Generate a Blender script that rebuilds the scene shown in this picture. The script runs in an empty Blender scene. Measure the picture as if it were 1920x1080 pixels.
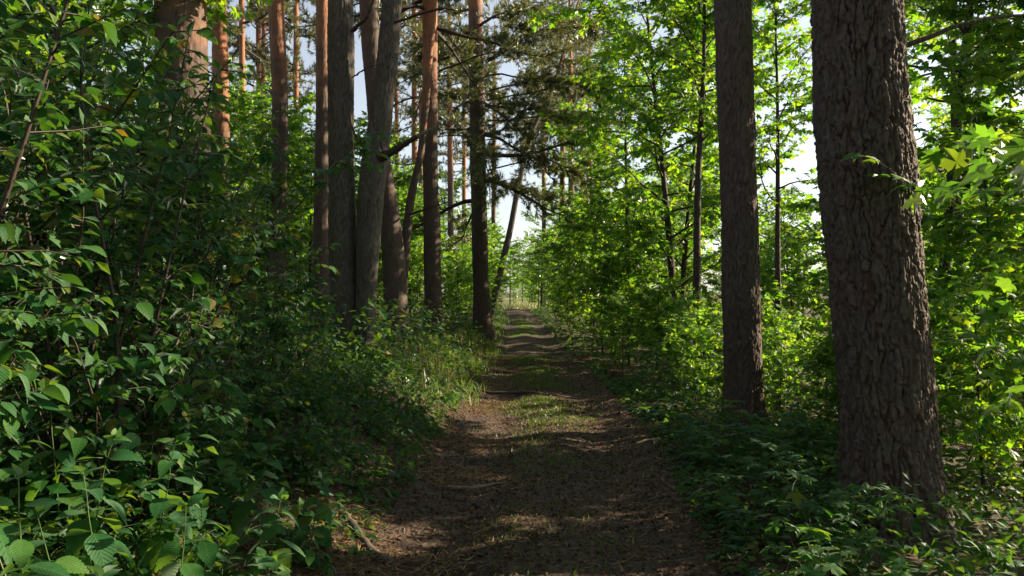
import bpy, math, random
import numpy as np
from mathutils import Matrix, Vector

# ------------------------------------------------------------------ camera, sky, sun, exposure
sc = bpy.context.scene
C = sc.collection
F_PX, CX, HY, CAM_Z = 1493.0, 960.0, 548.0, 1.6      # 28 mm lens seen on a 1920 px wide picture, horizon row, eye height
cam_d = bpy.data.cameras.new('camera')
cam_d.lens = 28.0; cam_d.sensor_width = 36.0; cam_d.clip_end = 2000.0; cam_d.clip_start = 0.05
cam = bpy.data.objects.new('camera', cam_d); C.objects.link(cam)
cam.location = (0, 0, CAM_Z)
cam.rotation_euler = (math.radians(90.3), 0, 0)
sc.camera = cam

SUN_AZ, SUN_EL = math.radians(72), math.radians(26)   # clockwise from the view direction (+Y)
world = bpy.data.worlds.new('World'); sc.world = world; world.use_nodes = True
wn = world.node_tree.nodes; wl = world.node_tree.links
bg = wn['Background']; sky = wn.new('ShaderNodeTexSky'); sky.sky_type = 'NISHITA'
sky.sun_disc = False; sky.sun_elevation = SUN_EL; sky.sun_rotation = SUN_AZ
sky.air_density = 1.0; sky.dust_density = 1.0; sky.ozone_density = 1.0
hs = wn.new('ShaderNodeHueSaturation'); hs.inputs['Saturation'].default_value = .5; hs.inputs['Value'].default_value = 1.1
wl.new(sky.outputs[0], hs.inputs['Color']); wl.new(hs.outputs[0], bg.inputs[0]); bg.inputs[1].default_value = 0.065
sun_d = bpy.data.lights.new('sun', 'SUN'); sun_d.energy = 5.0; sun_d.angle = math.radians(0.5); sun_d.color = (1.0, 0.81, 0.56)
sun = bpy.data.objects.new('sun', sun_d); C.objects.link(sun)
S = Vector((math.sin(SUN_AZ)*math.cos(SUN_EL), math.cos(SUN_AZ)*math.cos(SUN_EL), math.sin(SUN_EL)))
sun.rotation_euler = S.to_track_quat('Z', 'Y').to_euler(); sun.location = (20, 10, 30)
vs = sc.view_settings; vs.view_transform = 'Standard'; vs.look = 'None'; vs.gamma = 1.0; vs.exposure = 1.55
vs.use_curve_mapping = False
cy = sc.cycles
cy.max_bounces = 5; cy.diffuse_bounces = 3; cy.glossy_bounces = 1; cy.transmission_bounces = 3; cy.transparent_max_bounces = 4
cy.caustics_reflective = False; cy.caustics_refractive = False; cy.sample_clamp_indirect = 6.0

# ------------------------------------------------------------------ helpers
R0 = np.random.default_rng(7)
NT = R0.random((32, 32, 32))
def vn(x, y, z=0.0):                                   # trilinear value noise, 0..1
    x, y, z = np.broadcast_arrays(np.asarray(x, float), np.asarray(y, float), np.asarray(z, float))
    xi, yi, zi = np.floor(x).astype(int), np.floor(y).astype(int), np.floor(z).astype(int)
    fx, fy, fz = x-xi, y-yi, z-zi
    fx, fy, fz = fx*fx*(3-2*fx), fy*fy*(3-2*fy), fz*fz*(3-2*fz)
    r = 0
    for a in (0, 1):
        for b in (0, 1):
            for c in (0, 1):
                w = (fx if a else 1-fx)*(fy if b else 1-fy)*(fz if c else 1-fz)
                r = r + w*NT[(xi+a) % 32, (yi+b) % 32, (zi+c) % 32]
    return r
def sm(a, b, x):
    t = np.clip((np.asarray(x, float)-a)/(b-a), 0, 1); return t*t*(3-2*t)
def nrm(v):
    v = np.asarray(v, float); return v/np.maximum(np.linalg.norm(v, axis=-1, keepdims=True), 1e-9)
def path_c(y):                                          # centre line of the track
    return np.interp(y, [0, 4.5, 9.4, 15, 25, 43, 60, 80], [0.05, 0.13, 0.44, 0.52, 0.42, 0.45, 0.2, -0.6])
def path_w(y):                                          # half width
    return np.interp(y, [0, 5, 10, 16, 26, 45, 80], [1.05, 1.12, 1.22, 1.12, 1.0, .8, .7])
def hgt(x, y):
    x = np.asarray(x, float); y = np.asarray(y, float)
    u = x - path_c(y)
    bank = 0.55*sm(-0.85, -2.1, u) + 0.055*np.clip(-u-2.0, 0, 9)
    bank = bank*np.interp(y, [0, 3, 7, 26, 45, 60], [.45, .7, 1, .9, .4, .1])
    fall = -0.10*np.clip(u-1.5, 0, 8) - 0.03*np.clip(u-6, 0, 30)
    fall = fall*np.interp(y, [0, 40, 65], [1, .7, .1])
    rut = -0.05*np.exp(-((u-0.62)/0.3)**2) - 0.04*np.exp(-((u+0.55)/0.28)**2)
    n = (vn(x*0.6+5, y*0.6, 1.5)-.5)*0.16*sm(0.7, 2.2, np.abs(u)) + (vn(x*2.3, y*2.3, 4.2)-.5)*0.05 + (vn(x*7, y*7, 9.1)-.5)*0.018
    far = .42*sm(20, 47, y)-.25*sm(50, 75, y)
    return bank + fall + rut + n + far
def at(px, py, d):                                      # point of the place at distance d along the view
    return np.array([(px-CX)/F_PX*d, d, CAM_Z+(HY-py)/F_PX*d])

def mesh(name, V, T, mat, uv=None, attr=None, smooth=False):
    V = np.asarray(V, np.float32); T = np.asarray(T, np.int32); k = T.shape[1]
    me = bpy.data.meshes.new(name)
    me.vertices.add(len(V)); me.vertices.foreach_set('co', V.ravel())
    me.loops.add(T.size); me.loops.foreach_set('vertex_index', T.ravel())
    me.polygons.add(len(T)); me.polygons.foreach_set('loop_start', np.arange(0, T.size, k, dtype=np.int32))
    me.polygons.foreach_set('use_smooth', np.full(len(T), smooth))
    if uv is not None:
        l = me.uv_layers.new(name='UVMap'); l.data.foreach_set('uv', np.asarray(uv, np.float32)[T.ravel()].ravel())
    if attr is not None:
        for an, av in attr.items():
            a = me.attributes.new(an, 'FLOAT', 'POINT'); a.data.foreach_set('value', np.asarray(av, np.float32))
    me.materials.append(mat); me.update(calc_edges=True)
    return me
def obj(name, me, parent=None, loc=(0, 0, 0)):
    o = bpy.data.objects.new(name, me); C.objects.link(o); o.location = loc
    if parent is not None: o.parent = parent
    return o
def tag(o, label=None, cat=None, group=None, kind=None):
    if label: o['label'] = label
    if cat: o['category'] = cat
    if group: o['group'] = group
    if kind: o['kind'] = kind
    return o
def thing(name, label, cat, loc, group=None, rz=0.0, s=1.0):
    o = bpy.data.objects.new(name, None); C.objects.link(o); o.location = loc; o.rotation_euler = (0, 0, rz); o.scale = (s, s, s)
    o.empty_display_size = 0.2
    return tag(o, label, cat, group)

class Geo:                                              # collects quads of tubes
    def __init__(s): s.V = []; s.Q = []; s.n = 0
    def tube(s, P, rad, k=6):
        P = np.asarray(P, float); rad = np.asarray(rad, float)
        t = np.gradient(P, axis=0); t = nrm(t)
        up = np.array([0, 0, 1.0]) if abs(t[0, 2]) < .9 else np.array([1.0, 0, 0])
        a = nrm(np.cross(t, up)); b = np.cross(t, a)
        th = np.arange(k)*2*np.pi/k
        ring = P[:, None] + rad[:, None, None]*(np.cos(th)[None, :, None]*a[:, None]+np.sin(th)[None, :, None]*b[:, None])
        n = len(P); i = np.arange(n-1)[:, None]*k; j = np.arange(k)[None]; j2 = (j+1) % k
        q = np.stack([i+j, i+j2, i+k+j2, i+k+j], -1).reshape(-1, 4) + s.n
        s.V.append(ring.reshape(-1, 3)); s.Q.append(q); s.n += n*k
    def add(s, V, Q): s.V.append(V); s.Q.append(Q+s.n); s.n += len(V)
    def mesh(s, name, mat, smooth=True): return mesh(name, np.concatenate(s.V), np.concatenate(s.Q), mat, smooth=smooth)

def frames(D, N):
    y = nrm(D); z = nrm(N - y*np.sum(N*y, -1, keepdims=True)); x = np.cross(y, z)
    return np.stack([x, y, z], -1)                      # columns
def scatter(tmpl, P, D, N, S):
    V0, T0 = tmpl; M = frames(D, N)*np.asarray(S)[:, None, None]
    V = np.einsum('nij,vj->nvi', M, V0) + P[:, None]
    T = T0[None] + (np.arange(len(P))*len(V0))[:, None, None]
    return V.reshape(-1, 3), T.reshape(-1, T0.shape[1]), np.tile(V0[:, :2]*1.0, (len(P), 1))
def scat_mesh(name, tmpls, P, D, N, S, mat, rng):
    P, D, N, S = map(np.asarray, (P, D, N, S)); w = rng.integers(0, len(tmpls), len(P))
    Vs, Ts, Us, n = [], [], [], 0
    for i, t in enumerate(tmpls):
        m = w == i
        if not m.any(): continue
        V, T, U = scatter(t, P[m], D[m], N[m], S[m]); Vs.append(V); Ts.append(T+n); Us.append(U); n += len(V)
    return mesh(name, np.concatenate(Vs), np.concatenate(Ts), mat, uv=np.concatenate(Us))

# ------------------------------------------------------------------ materials
def new_mat(name):
    m = bpy.data.materials.new(name); m.use_nodes = True; nt = m.node_tree; nt.nodes.clear()
    return m, nt, nt.nodes, nt.links
def nd(ns, t, **k):
    n = ns.new(t)
    for a, b in k.items(): setattr(n, a, b)
    return n
def mth(ns, ls, op, a, b=None, c=None):
    n = ns.new('ShaderNodeMath'); n.operation = op
    for i, v in enumerate((a, b, c)):
        if v is None: continue
        if isinstance(v, (int, float)): n.inputs[i].default_value = v
        else: ls.new(v, n.inputs[i])
    return n.outputs[0]
def ramp(ns, ls, fac, stops, interp='LINEAR'):
    n = ns.new('ShaderNodeValToRGB'); n.color_ramp.interpolation = interp; e = n.color_ramp.elements
    while len(e) < len(stops): e.new(0.5)
    for i, (p, c) in enumerate(stops): e[i].position = p; e[i].color = (*c, 1)
    ls.new(fac, n.inputs[0]); return n.outputs[0]
def mixc(ns, ls, fac, a, b, mode='MIX'):
    n = ns.new('ShaderNodeMix'); n.data_type = 'RGBA'; n.blend_type = mode
    for i, v in ((0, fac), (6, a), (7, b)):
        if isinstance(v, (int, float)): n.inputs[i].default_value = v
        elif isinstance(v, tuple): n.inputs[i].default_value = (*v, 1)
        else: ls.new(v, n.inputs[i])
    return n.outputs[2]

def leaf_mat(name, stops, tstops, trans=0.45, gloss=0.5, rough=0.52, veins=0, serr=9.0):
    m, nt, ns, ls = new_mat(name)
    g = nd(ns, 'ShaderNodeNewGeometry'); oi = nd(ns, 'ShaderNodeObjectInfo')
    r = mth(ns, ls, 'FRACT', mth(ns, ls, 'ADD', g.outputs['Random Per Island'], oi.outputs['Random']))
    col = ramp(ns, ls, r, stops); tc = ramp(ns, ls, r, tstops)
    nrm_in = None
    if veins:
        tx = nd(ns, 'ShaderNodeTexCoord'); nz = nd(ns, 'ShaderNodeTexNoise'); nz.inputs['Scale'].default_value = 6.0
        ls.new(tx.outputs['UV'], nz.inputs['Vector'])
        v = mth(ns, ls, 'MULTIPLY_ADD', nz.outputs['Fac'], 0.8, 0.6)
        hv = nd(ns, 'ShaderNodeHueSaturation'); ls.new(col, hv.inputs['Color']); ls.new(v, hv.inputs['Value']); col = hv.outputs[0]
        sep = nd(ns, 'ShaderNodeSeparateXYZ'); ls.new(tx.outputs['UV'], sep.inputs[0])
        ax = mth(ns, ls, 'ABSOLUTE', sep.outputs[0])
        if veins == 1:
            s = mth(ns, ls, 'MULTIPLY', mth(ns, ls, 'SUBTRACT', sep.outputs[1], mth(ns, ls, 'MULTIPLY', ax, 0.9)), serr)
            f = mth(ns, ls, 'ABSOLUTE', mth(ns, ls, 'SUBTRACT', mth(ns, ls, 'FRACT', s), 0.5))
            side = mth(ns, ls, 'LESS_THAN', f, 0.07)
        else:
            an = mth(ns, ls, 'ARCTAN2', ax, mth(ns, ls, 'SUBTRACT', sep.outputs[1], 0.22))
            f = mth(ns, ls, 'ABSOLUTE', mth(ns, ls, 'SUBTRACT', mth(ns, ls, 'FRACT', mth(ns, ls, 'MULTIPLY', an, 1.25)), 0.0))
            side = mth(ns, ls, 'LESS_THAN', mth(ns, ls, 'MINIMUM', f, mth(ns, ls, 'SUBTRACT', 1.0, f)), 0.035)
        mid = mth(ns, ls, 'LESS_THAN', ax, 0.012)
        vein = mth(ns, ls, 'MAXIMUM', side, mid)
        col = mixc(ns, ls, mth(ns, ls, 'MULTIPLY', vein, 0.35), col, (0.12, 0.2, 0.06))
        b = nd(ns, 'ShaderNodeBump'); b.inputs['Strength'].default_value = 0.5; b.inputs['Distance'].default_value = 0.004
        puff = f if veins == 1 else mth(ns, ls, 'MINIMUM', f, 0.3)
        ls.new(mth(ns, ls, 'SUBTRACT', mth(ns, ls, 'MULTIPLY', puff, 1.2) if veins == 2 else mth(ns, ls, 'MULTIPLY', puff, 1.0), mth(ns, ls, 'MULTIPLY', mid, 0.5)), b.inputs['Height'])
        nrm_in = b.outputs[0]
    d = nd(ns, 'ShaderNodeBsdfDiffuse'); t = nd(ns, 'ShaderNodeBsdfTranslucent'); gl = nd(ns, 'ShaderNodeBsdfGlossy')
    ls.new(col, d.inputs[0]); ls.new(tc, t.inputs[0]); gl.inputs['Roughness'].default_value = rough
    gl.inputs['Color'].default_value = (.9, .95, 1, 1)
    fr = nd(ns, 'ShaderNodeFresnel'); fr.inputs[0].default_value = 1.42
    if nrm_in is not None:
        for n_ in (d, gl): ls.new(nrm_in, n_.inputs['Normal'])
    m1 = nd(ns, 'ShaderNodeMixShader'); m1.inputs[0].default_value = trans; ls.new(d.outputs[0], m1.inputs[1]); ls.new(t.outputs[0], m1.inputs[2])
    m2 = nd(ns, 'ShaderNodeMixShader'); ls.new(mth(ns, ls, 'MULTIPLY', fr.outputs[0], gloss), m2.inputs[0]); ls.new(m1.outputs[0], m2.inputs[1]); ls.new(gl.outputs[0], m2.inputs[2])
    o = nd(ns, 'ShaderNodeOutputMaterial'); ls.new(m2.outputs[0], o.inputs[0])
    return m
G_MAPLE = leaf_mat('maple_leaf', [(0, (.022, .075, .012)), (.5, (.036, .11, .016)), (.95, (.06, .14, .02)), (1, (.12, .15, .02))],
                   [(0, (.16, .44, .012)), (.55, (.29, .58, .014)), (1, (.5, .64, .02))], trans=.62, gloss=.35)
G_MAPLE_N = leaf_mat('maple_leaf_veined', [(0, (.010, .065, .018)), (.6, (.02, .09, .02)), (.97, (.04, .12, .02)), (1, (.14, .15, .02))],
                   [(0, (.12, .32, .02)), (.6, (.2, .44, .02)), (1, (.34, .5, .02))], trans=.5, gloss=.3, rough=.55, veins=2)
G_DOG = leaf_mat('shrub_leaf', [(0, (.008, .058, .016)), (.5, (.016, .085, .018)), (.9, (.04, .125, .018)), (.97, (.09, .13, .02)), (.993, (.14, .12, .03)), (1, (.15, .09, .03))],
                 [(0, (.06, .2, .012)), (.6, (.12, .3, .015)), (.95, (.28, .44, .02)), (1, (.4, .25, .02))], trans=.38, gloss=.3, rough=.55, veins=1)
G_NET = leaf_mat('nettle_leaf', [(0, (.014, .08, .025)), (.6, (.025, .11, .028)), (1, (.06, .15, .025))],
                 [(0, (.11, .3, .03)), (1, (.24, .44, .02))], trans=.4, gloss=.3, rough=.55, veins=1, serr=12)
G_HERB = leaf_mat('herb_leaf', [(0, (.008, .055, .012)), (.6, (.018, .085, .016)), (.92, (.04, .11, .016)), (1, (.16, .10, .03))],
                  [(0, (.10, .28, .015)), (1, (.25, .42, .02))], trans=.42, gloss=.3)
G_PINE = leaf_mat('pine_needles', [(0, (.04, .08, .022)), (.6, (.065, .10, .03)), (.85, (.11, .10, .03)), (1, (.18, .09, .03))],
                  [(0, (.10, .17, .03)), (.7, (.2, .24, .05)), (1, (.4, .22, .06))], trans=.4, gloss=.2)
G_GRASS = leaf_mat('grass_blade', [(0, (.03, .09, .015)), (.7, (.06, .13, .02)), (1, (.16, .15, .05))],
                   [(0, (.12, .3, .02)), (1, (.3, .36, .06))], trans=.4, gloss=.12)
G_DRY = leaf_mat('dry_grass_blade', [(0, (.10, .10, .03)), (.5, (.2, .15, .06)), (1, (.3, .2, .09))],
                 [(0, (.2, .2, .05)), (1, (.45, .3, .12))], trans=.35, gloss=.1)
G_LITTER = leaf_mat('dead_leaf', [(0, (.03, .019, .013)), (.5, (.07, .043, .029)), (.88, (.15, .092, .06)), (1, (.3, .21, .14))],
                    [(0, (.06, .03, .012)), (1, (.2, .1, .04))], trans=.2, gloss=.08, rough=.6)

def bark_mat(name, plate, inner, orange=(.36, .15, .07), orange2=(.22, .10, .055), bump=0.012, fine=38, lichen=0.25, use_attr=True):
    m, nt, ns, ls = new_mat(name)
    tx = nd(ns, 'ShaderNodeTexCoord'); mp = nd(ns, 'ShaderNodeMapping'); mp.inputs['Scale'].default_value = (1, 1, .35); ls.new(tx.outputs['Object'], mp.inputs[0])
    n1 = nd(ns, 'ShaderNodeTexNoise'); n1.inputs['Scale'].default_value = fine; n1.inputs['Detail'].default_value = 6; ls.new(mp.outputs[0], n1.inputs['Vector'])
    n2 = nd(ns, 'ShaderNodeTexNoise'); n2.inputs['Scale'].default_value = 3.0; n2.inputs['Detail'].default_value = 3; ls.new(tx.outputs['Object'], n2.inputs['Vector'])
    if use_attr:
        at_ = nd(ns, 'ShaderNodeAttribute'); at_.attribute_name = 'plate'; pl = at_.outputs['Fac']
        ac = nd(ns, 'ShaderNodeAttribute'); ac.attribute_name = 'cell'; ce = ac.outputs['Fac']
    else:
        vo = nd(ns, 'ShaderNodeTexVoronoi'); vo.feature = 'DISTANCE_TO_EDGE'; vo.inputs['Scale'].default_value = 22; ls.new(mp.outputs[0], vo.inputs['Vector'])
        pl = mth(ns, ls, 'MINIMUM', mth(ns, ls, 'MULTIPLY', vo.outputs['Distance'], 5.0), 1.0); ce = n2.outputs['Fac']
    pc = mixc(ns, ls, mth(ns, ls, 'MULTIPLY', ce, .9), plate, tuple(c*1.9 for c in plate))
    col = mixc(ns, ls, pl, inner, pc)
    col = mixc(ns, ls, mth(ns, ls, 'MULTIPLY', mth(ns, ls, 'SUBTRACT', n2.outputs['Fac'], 0.45), lichen*4), col, (.085, .095, .06))
    # upper bark turns orange and flaky; the height where it does is the object's own colour value
    sp = nd(ns, 'ShaderNodeSeparateXYZ'); ls.new(tx.outputs['Object'], sp.inputs[0])
    oi = nd(ns, 'ShaderNodeObjectInfo'); sc_ = nd(ns, 'ShaderNodeSeparateColor'); ls.new(oi.outputs['Color'], sc_.inputs[0])
    h0 = mth(ns, ls, 'MULTIPLY', sc_.outputs[0], 20.0)
    t = mth(ns, ls, 'ADD', mth(ns, ls, 'DIVIDE', mth(ns, ls, 'SUBTRACT', sp.outputs[2], h0), 3.0), mth(ns, ls, 'MULTIPLY', mth(ns, ls, 'SUBTRACT', n2.outputs['Fac'], .5), 1.6))
    tcl = nd(ns, 'ShaderNodeClamp'); ls.new(t, tcl.inputs[0])
    oc = mixc(ns, ls, n1.outputs['Fac'], orange, orange2)
    col = mixc(ns, ls, tcl.outputs[0], col, oc)
    hv = nd(ns, 'ShaderNodeHueSaturation'); ls.new(col, hv.inputs['Color']); ls.new(mth(ns, ls, 'MULTIPLY_ADD', n1.outputs['Fac'], 1.3, .35), hv.inputs['Value'])
    p = nd(ns, 'ShaderNodeBsdfPrincipled'); ls.new(hv.outputs[0], p.inputs['Base Color']); p.inputs['Roughness'].default_value = .8
    p.inputs['Specular IOR Level'].default_value = .35
    b = nd(ns, 'ShaderNodeBump'); b.inputs['Strength'].default_value = .8; b.inputs['Distance'].default_value = bump
    hh = n1.outputs['Fac'] if use_attr else mth(ns, ls, 'MULTIPLY_ADD', pl, 1.2, n1.outputs['Fac'])
    ls.new(hh, b.inputs['Height']); ls.new(b.outputs[0], p.inputs['Normal'])
    o = nd(ns, 'ShaderNodeOutputMaterial'); ls.new(p.outputs[0], o.inputs[0])
    return m
B_PINE = bark_mat('pine_bark', (.056, .042, .036), (.085, .037, .024))
B_GREY = bark_mat('grey_bark', (.068, .058, .05), (.04, .029, .022), lichen=.3)
B_TWIG = bark_mat('twig_bark', (.05, .035, .028), (.03, .02, .016), use_attr=False, bump=.004, fine=60, lichen=.15)
def plain(name, c, rough=.7, var=.5, scale=20):
    m, nt, ns, ls = new_mat(name)
    tx = nd(ns, 'ShaderNodeTexCoord'); n1 = nd(ns, 'ShaderNodeTexNoise'); n1.inputs['Scale'].default_value = scale; n1.inputs['Detail'].default_value = 4
    ls.new(tx.outputs['Object'], n1.inputs['Vector'])
    hv = nd(ns, 'ShaderNodeHueSaturation'); hv.inputs['Color'].default_value = (*c, 1); ls.new(mth(ns, ls, 'MULTIPLY_ADD', n1.outputs['Fac'], var*2, 1-var), hv.inputs['Value'])
    p = nd(ns, 'ShaderNodeBsdfPrincipled'); p.inputs['Roughness'].default_value = rough; ls.new(hv.outputs[0], p.inputs['Base Color'])
    b = nd(ns, 'ShaderNodeBump'); b.inputs['Strength'].default_value = .5; b.inputs['Distance'].default_value = .005; ls.new(n1.outputs['Fac'], b.inputs['Height']); ls.new(b.outputs[0], p.inputs['Normal'])
    o = nd(ns, 'ShaderNodeOutputMaterial'); ls.new(p.outputs[0], o.inputs[0]); return m
M_STEM = plain('green_stem', (.06, .11, .03), .55, .4, 30)
M_RED_STEM = plain('reddish_stem', (.035, .02, .014), .6, .5, 30)
M_DEADWOOD = plain('weathered_wood', (.17, .135, .11), .8, .6, 40)
M_ROOT = plain('root_bark', (.075, .055, .045), .85, .7, 30)
M_CUT = plain('pale_cut_wood', (.5, .34, .2), .7, .3, 40)
M_STONE = plain('stone', (.3, .27, .25), .8, .4, 25)

def soil_mat(name, stops, scale, bump, patch=None):
    m, nt, ns, ls = new_mat(name)
    g = nd(ns, 'ShaderNodeNewGeometry')
    n1 = nd(ns, 'ShaderNodeTexNoise'); n1.inputs['Scale'].default_value = scale; n1.inputs['Detail'].default_value = 9; n1.inputs['Roughness'].default_value = .68
    n2 = nd(ns, 'ShaderNodeTexNoise'); n2.inputs['Scale'].default_value = 1.3; n2.inputs['Detail'].default_value = 4
    vo = nd(ns, 'ShaderNodeTexVoronoi'); vo.inputs['Scale'].default_value = 34; vo.inputs['Randomness'].default_value = 1
    for n in (n1, n2, vo): ls.new(g.outputs['Position'], n.inputs['Vector'])
    col = ramp(ns, ls, n1.outputs['Fac'], stops)
    vc = nd(ns, 'ShaderNodeSeparateColor'); ls.new(vo.outputs['Color'], vc.inputs[0])
    col = mixc(ns, ls, mth(ns, ls, 'MULTIPLY', mth(ns, ls, 'GREATER_THAN', vc.outputs[0], .72), .55), col, (.11, .062, .04))
    if patch:
        f = nd(ns, 'ShaderNodeClamp'); ls.new(mth(ns, ls, 'MULTIPLY', mth(ns, ls, 'SUBTRACT', n2.outputs['Fac'], .47), 6), f.inputs[0])
        col = mixc(ns, ls, mth(ns, ls, 'MULTIPLY', f.outputs[0], .6), col, patch)
    p = nd(ns, 'ShaderNodeBsdfPrincipled'); p.inputs['Roughness'].default_value = .85; p.inputs['Specular IOR Level'].default_value = .3; ls.new(col, p.inputs['Base Color'])
    b = nd(ns, 'ShaderNodeBump'); b.inputs['Strength'].default_value = .9; b.inputs['Distance'].default_value = bump
    ls.new(mth(ns, ls, 'ADD', n1.outputs['Fac'], mth(ns, ls, 'MULTIPLY', vo.outputs['Distance'], .6)), b.inputs['Height']); ls.new(b.outputs[0], p.inputs['Normal'])
    o = nd(ns, 'ShaderNodeOutputMaterial'); ls.new(p.outputs[0], o.inputs[0]); return m
M_GROUND = soil_mat('forest_floor', [(.3, (.022, .016, .011)), (.55, (.055, .036, .024)), (.75, (.095, .06, .038))], 14, .03, (.03, .05, .014))
M_PATH = soil_mat('trodden_earth', [(.3, (.028, .021, .018)), (.55, (.06, .044, .035)), (.75, (.13, .09, .067))], 18, .02)
M_MEADOW = soil_mat('meadow_grass', [(.3, (.09, .13, .04)), (.55, (.17, .2, .08)), (.75, (.28, .28, .15))], 5, .05)

# ------------------------------------------------------------------ ground, path, meadow
def grid(xs, ys, zf, name, mat):
    X, Y = np.meshgrid(xs, ys); Z = zf(X, Y); V = np.stack([X, Y, Z], -1).reshape(-1, 3)
    nx, ny = len(xs), len(ys); i = np.arange(ny-1)[:, None]*nx; j = np.arange(nx-1)[None]
    Q = np.stack([i+j, i+j+1, i+nx+j+1, i+nx+j], -1).reshape(-1, 4)
    return mesh(name, V, Q, mat, smooth=True)
def stretch(a, b, n, far_lo, far_hi, m=14):
    core = np.linspace(a, b, n); lo = a-np.geomspace(.3, a-far_lo, m)[::-1] if far_lo < a else []; hi = b+np.geomspace(.3, far_hi-b, m)
    return np.concatenate([lo, core, hi])
g_o = tag(obj('ground', grid(stretch(-7, 7, 130, -900, 900), stretch(-2, 40, 290, -300, 1600), lambda x, y: hgt(x, y), 'ground', M_GROUND)), kind='structure')
def path_sheet():
    ys = np.concatenate([np.linspace(-1, 20, 380), np.linspace(20.1, 75, 180)]); us = np.linspace(-1, 1, 54)
    U, Y = np.meshgrid(us, ys)
    w = path_w(Y)*(1+.16*(vn(np.sign(U)*3+7, Y*.9, 2.2)-.5)+.10*(vn(np.sign(U)*9+2, Y*3.1, 5.2)-.5))
    X = path_c(Y)+U*w
    Z = hgt(X, Y)+0.008-0.03*sm(.9, 1, np.abs(U)) + .012*(vn(X*16, Y*16, 3.3)-.5)
    V = np.stack([X, Y, Z], -1).reshape(-1, 3); nx, ny = len(us), len(ys); i = np.arange(ny-1)[:, None]*nx; j = np.arange(nx-1)[None]
    return mesh('path', V, np.stack([i+j, i+j+1, i+nx+j+1, i+nx+j], -1).reshape(-1, 4), M_PATH, smooth=True)
tag(obj('path', path_sheet()), kind='structure')
tag(obj('meadow', grid(np.linspace(-60, 60, 80), np.linspace(66, 150, 70), lambda x, y: hgt(x, y)+.02+.35*sm(70, 150, y)-.2*sm(68, 66, y), 'meadow', M_MEADOW)), kind='structure')

# ------------------------------------------------------------------ leaf shapes (y = along the leaf, z = upper face)
def fold(V, bend=.35, cup=.18, tw=0.0):
    V = V.copy(); x, y = V[:, 0].copy(), V[:, 1].copy()
    V[:, 2] = cup*np.abs(x) - bend*np.clip(y-.15, 0, 2)**2 - .25*x*x + tw*x*y
    return V
def ovate(n=6, w=.30, serr=0.0, bend=.35, cup=.25, pet=.16, tip=1.5, tw=0.0):
    ts = np.linspace(0, 1, n+1); V = [[0, 0, 0]]; T = []
    prof = lambda t: w*np.sin(np.pi*min(t, 1)**.72)**.9*(1-.15*t)
    mid = [[0, pet+t*(1-pet), 0] for t in ts]; L, Rr = [], []
    for i, t in enumerate(ts[:-1]):
        wd = prof(max(t, .02))
        L.append([-wd, pet+t*(1-pet), 0]); Rr.append([wd, pet+t*(1-pet), 0])
    if serr:
        L2, R2, m2 = [], [], []
        for i in range(n):
            a, b = ts[i], ts[i+1]; wa, wb = prof(max(a, .02)), prof(b) if b < 1 else 0
            f = .62; y1 = pet+(a+(b-a)*f)*(1-pet); ww = wa+(wb-wa)*f
            for out, sgn in ((L2, -1), (R2, 1)):
                out.append([sgn*wa, pet+a*(1-pet), 0]); out.append([sgn*(ww+serr), y1+serr*.9, 0])
            m2 += [[0, pet+a*(1-pet), 0], [0, y1, 0]]
        L, Rr, mid = L2, R2, m2+[[0, 1, 0]]
    n2 = len(L); V = mid+L+Rr; mo = 0; lo = len(mid); ro = lo+n2
    for i in range(n2-1):
        T += [[mo+i, mo+i+1, lo+i+1], [mo+i, lo+i+1, lo+i], [mo+i, ro+i+1, mo+i+1], [mo+i, ro+i, ro+i+1]]
    T += [[n2-1, n2, lo+n2-1], [n2-1, ro+n2-1, n2]]
    k = len(V); V += [[-.012, 0, 0], [.012, 0, 0], [.006, pet+.03, .004], [-.006, pet+.03, .004]]; T += [[k, k+1, k+2], [k, k+2, k+3]]
    return fold(np.array(V, float), bend, cup, tw), np.array(T)
def maple(hi=True, bend=.3, cup=.12, pet=.28, tw=0.0):
    if hi: half = [(.12, -.10), (.30, -.13), (.46, -.10), (.38, .03), (.36, .14), (.52, .20), (.60, .34), (.72, .50), (.52, .47), (.36, .50), (.23, .45), (.26, .60), (.32, .72), (.16, .76), (.10, .86)]
    else: half = [(.44, -.10), (.34, .14), (.68, .46), (.23, .45), (.28, .72)]
    out = [(0, 0)]+half+[(0, 1.0)]+[(-a, b) for a, b in half[::-1]]
    V = [[0, .3, 0]]+[[a, b, 0] for a, b in out]; n = len(out)
    T = [[0, 1+i, 1+(i+1) % n] for i in range(n)]
    V = np.array(V, float); V[:, 1] = V[:, 1]*(1-pet*.6)+pet; V[:, 0] *= (1-pet*.6)
    k = len(V)
    V = np.concatenate([V, [[-.01, 0, 0], [.01, 0, 0], [0, pet+.03, 0]]]); T.append([k, k+1, k+2])
    V = fold(V, bend, cup, tw)
    r = np.abs(V[:, 0]); V[:, 2] -= .5*np.clip(r-.2, 0, 1)**2*2
    return V, np.array(T)
def simple(w=.3, bend=.3, cup=.2):
    V = np.array([[0, 0, 0], [w, .45, 0], [0, 1, 0], [-w, .45, 0], [0, .45, 0]], float)
    return fold(V, bend, cup), np.array([[0, 1, 4], [1, 2, 4], [2, 3, 4], [3, 0, 4]])
T_MAPLE = [maple(False, .25, .1), maple(False, .45, .2), maple(False, .12, -.1, .2, .2)]
T_MAPLE_HI = [maple(True, .25, .1), maple(True, .5, .22, .3, .1), maple(True, .12, .05, .3, -.15)]
T_OV = [ovate(3, .27), ovate(2, .3, 0, .6, .35), ovate(2, .26, 0, .2, .1, tw=.3)]
T_OV_HI = [ovate(9, .29, .0, .35, .22), ovate(9, .32, .0, .7, .3, tw=.2), ovate(9, .26, .0, .15, .12, tw=-.25), ovate(9, .33, .022, .5, .2)]
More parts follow.
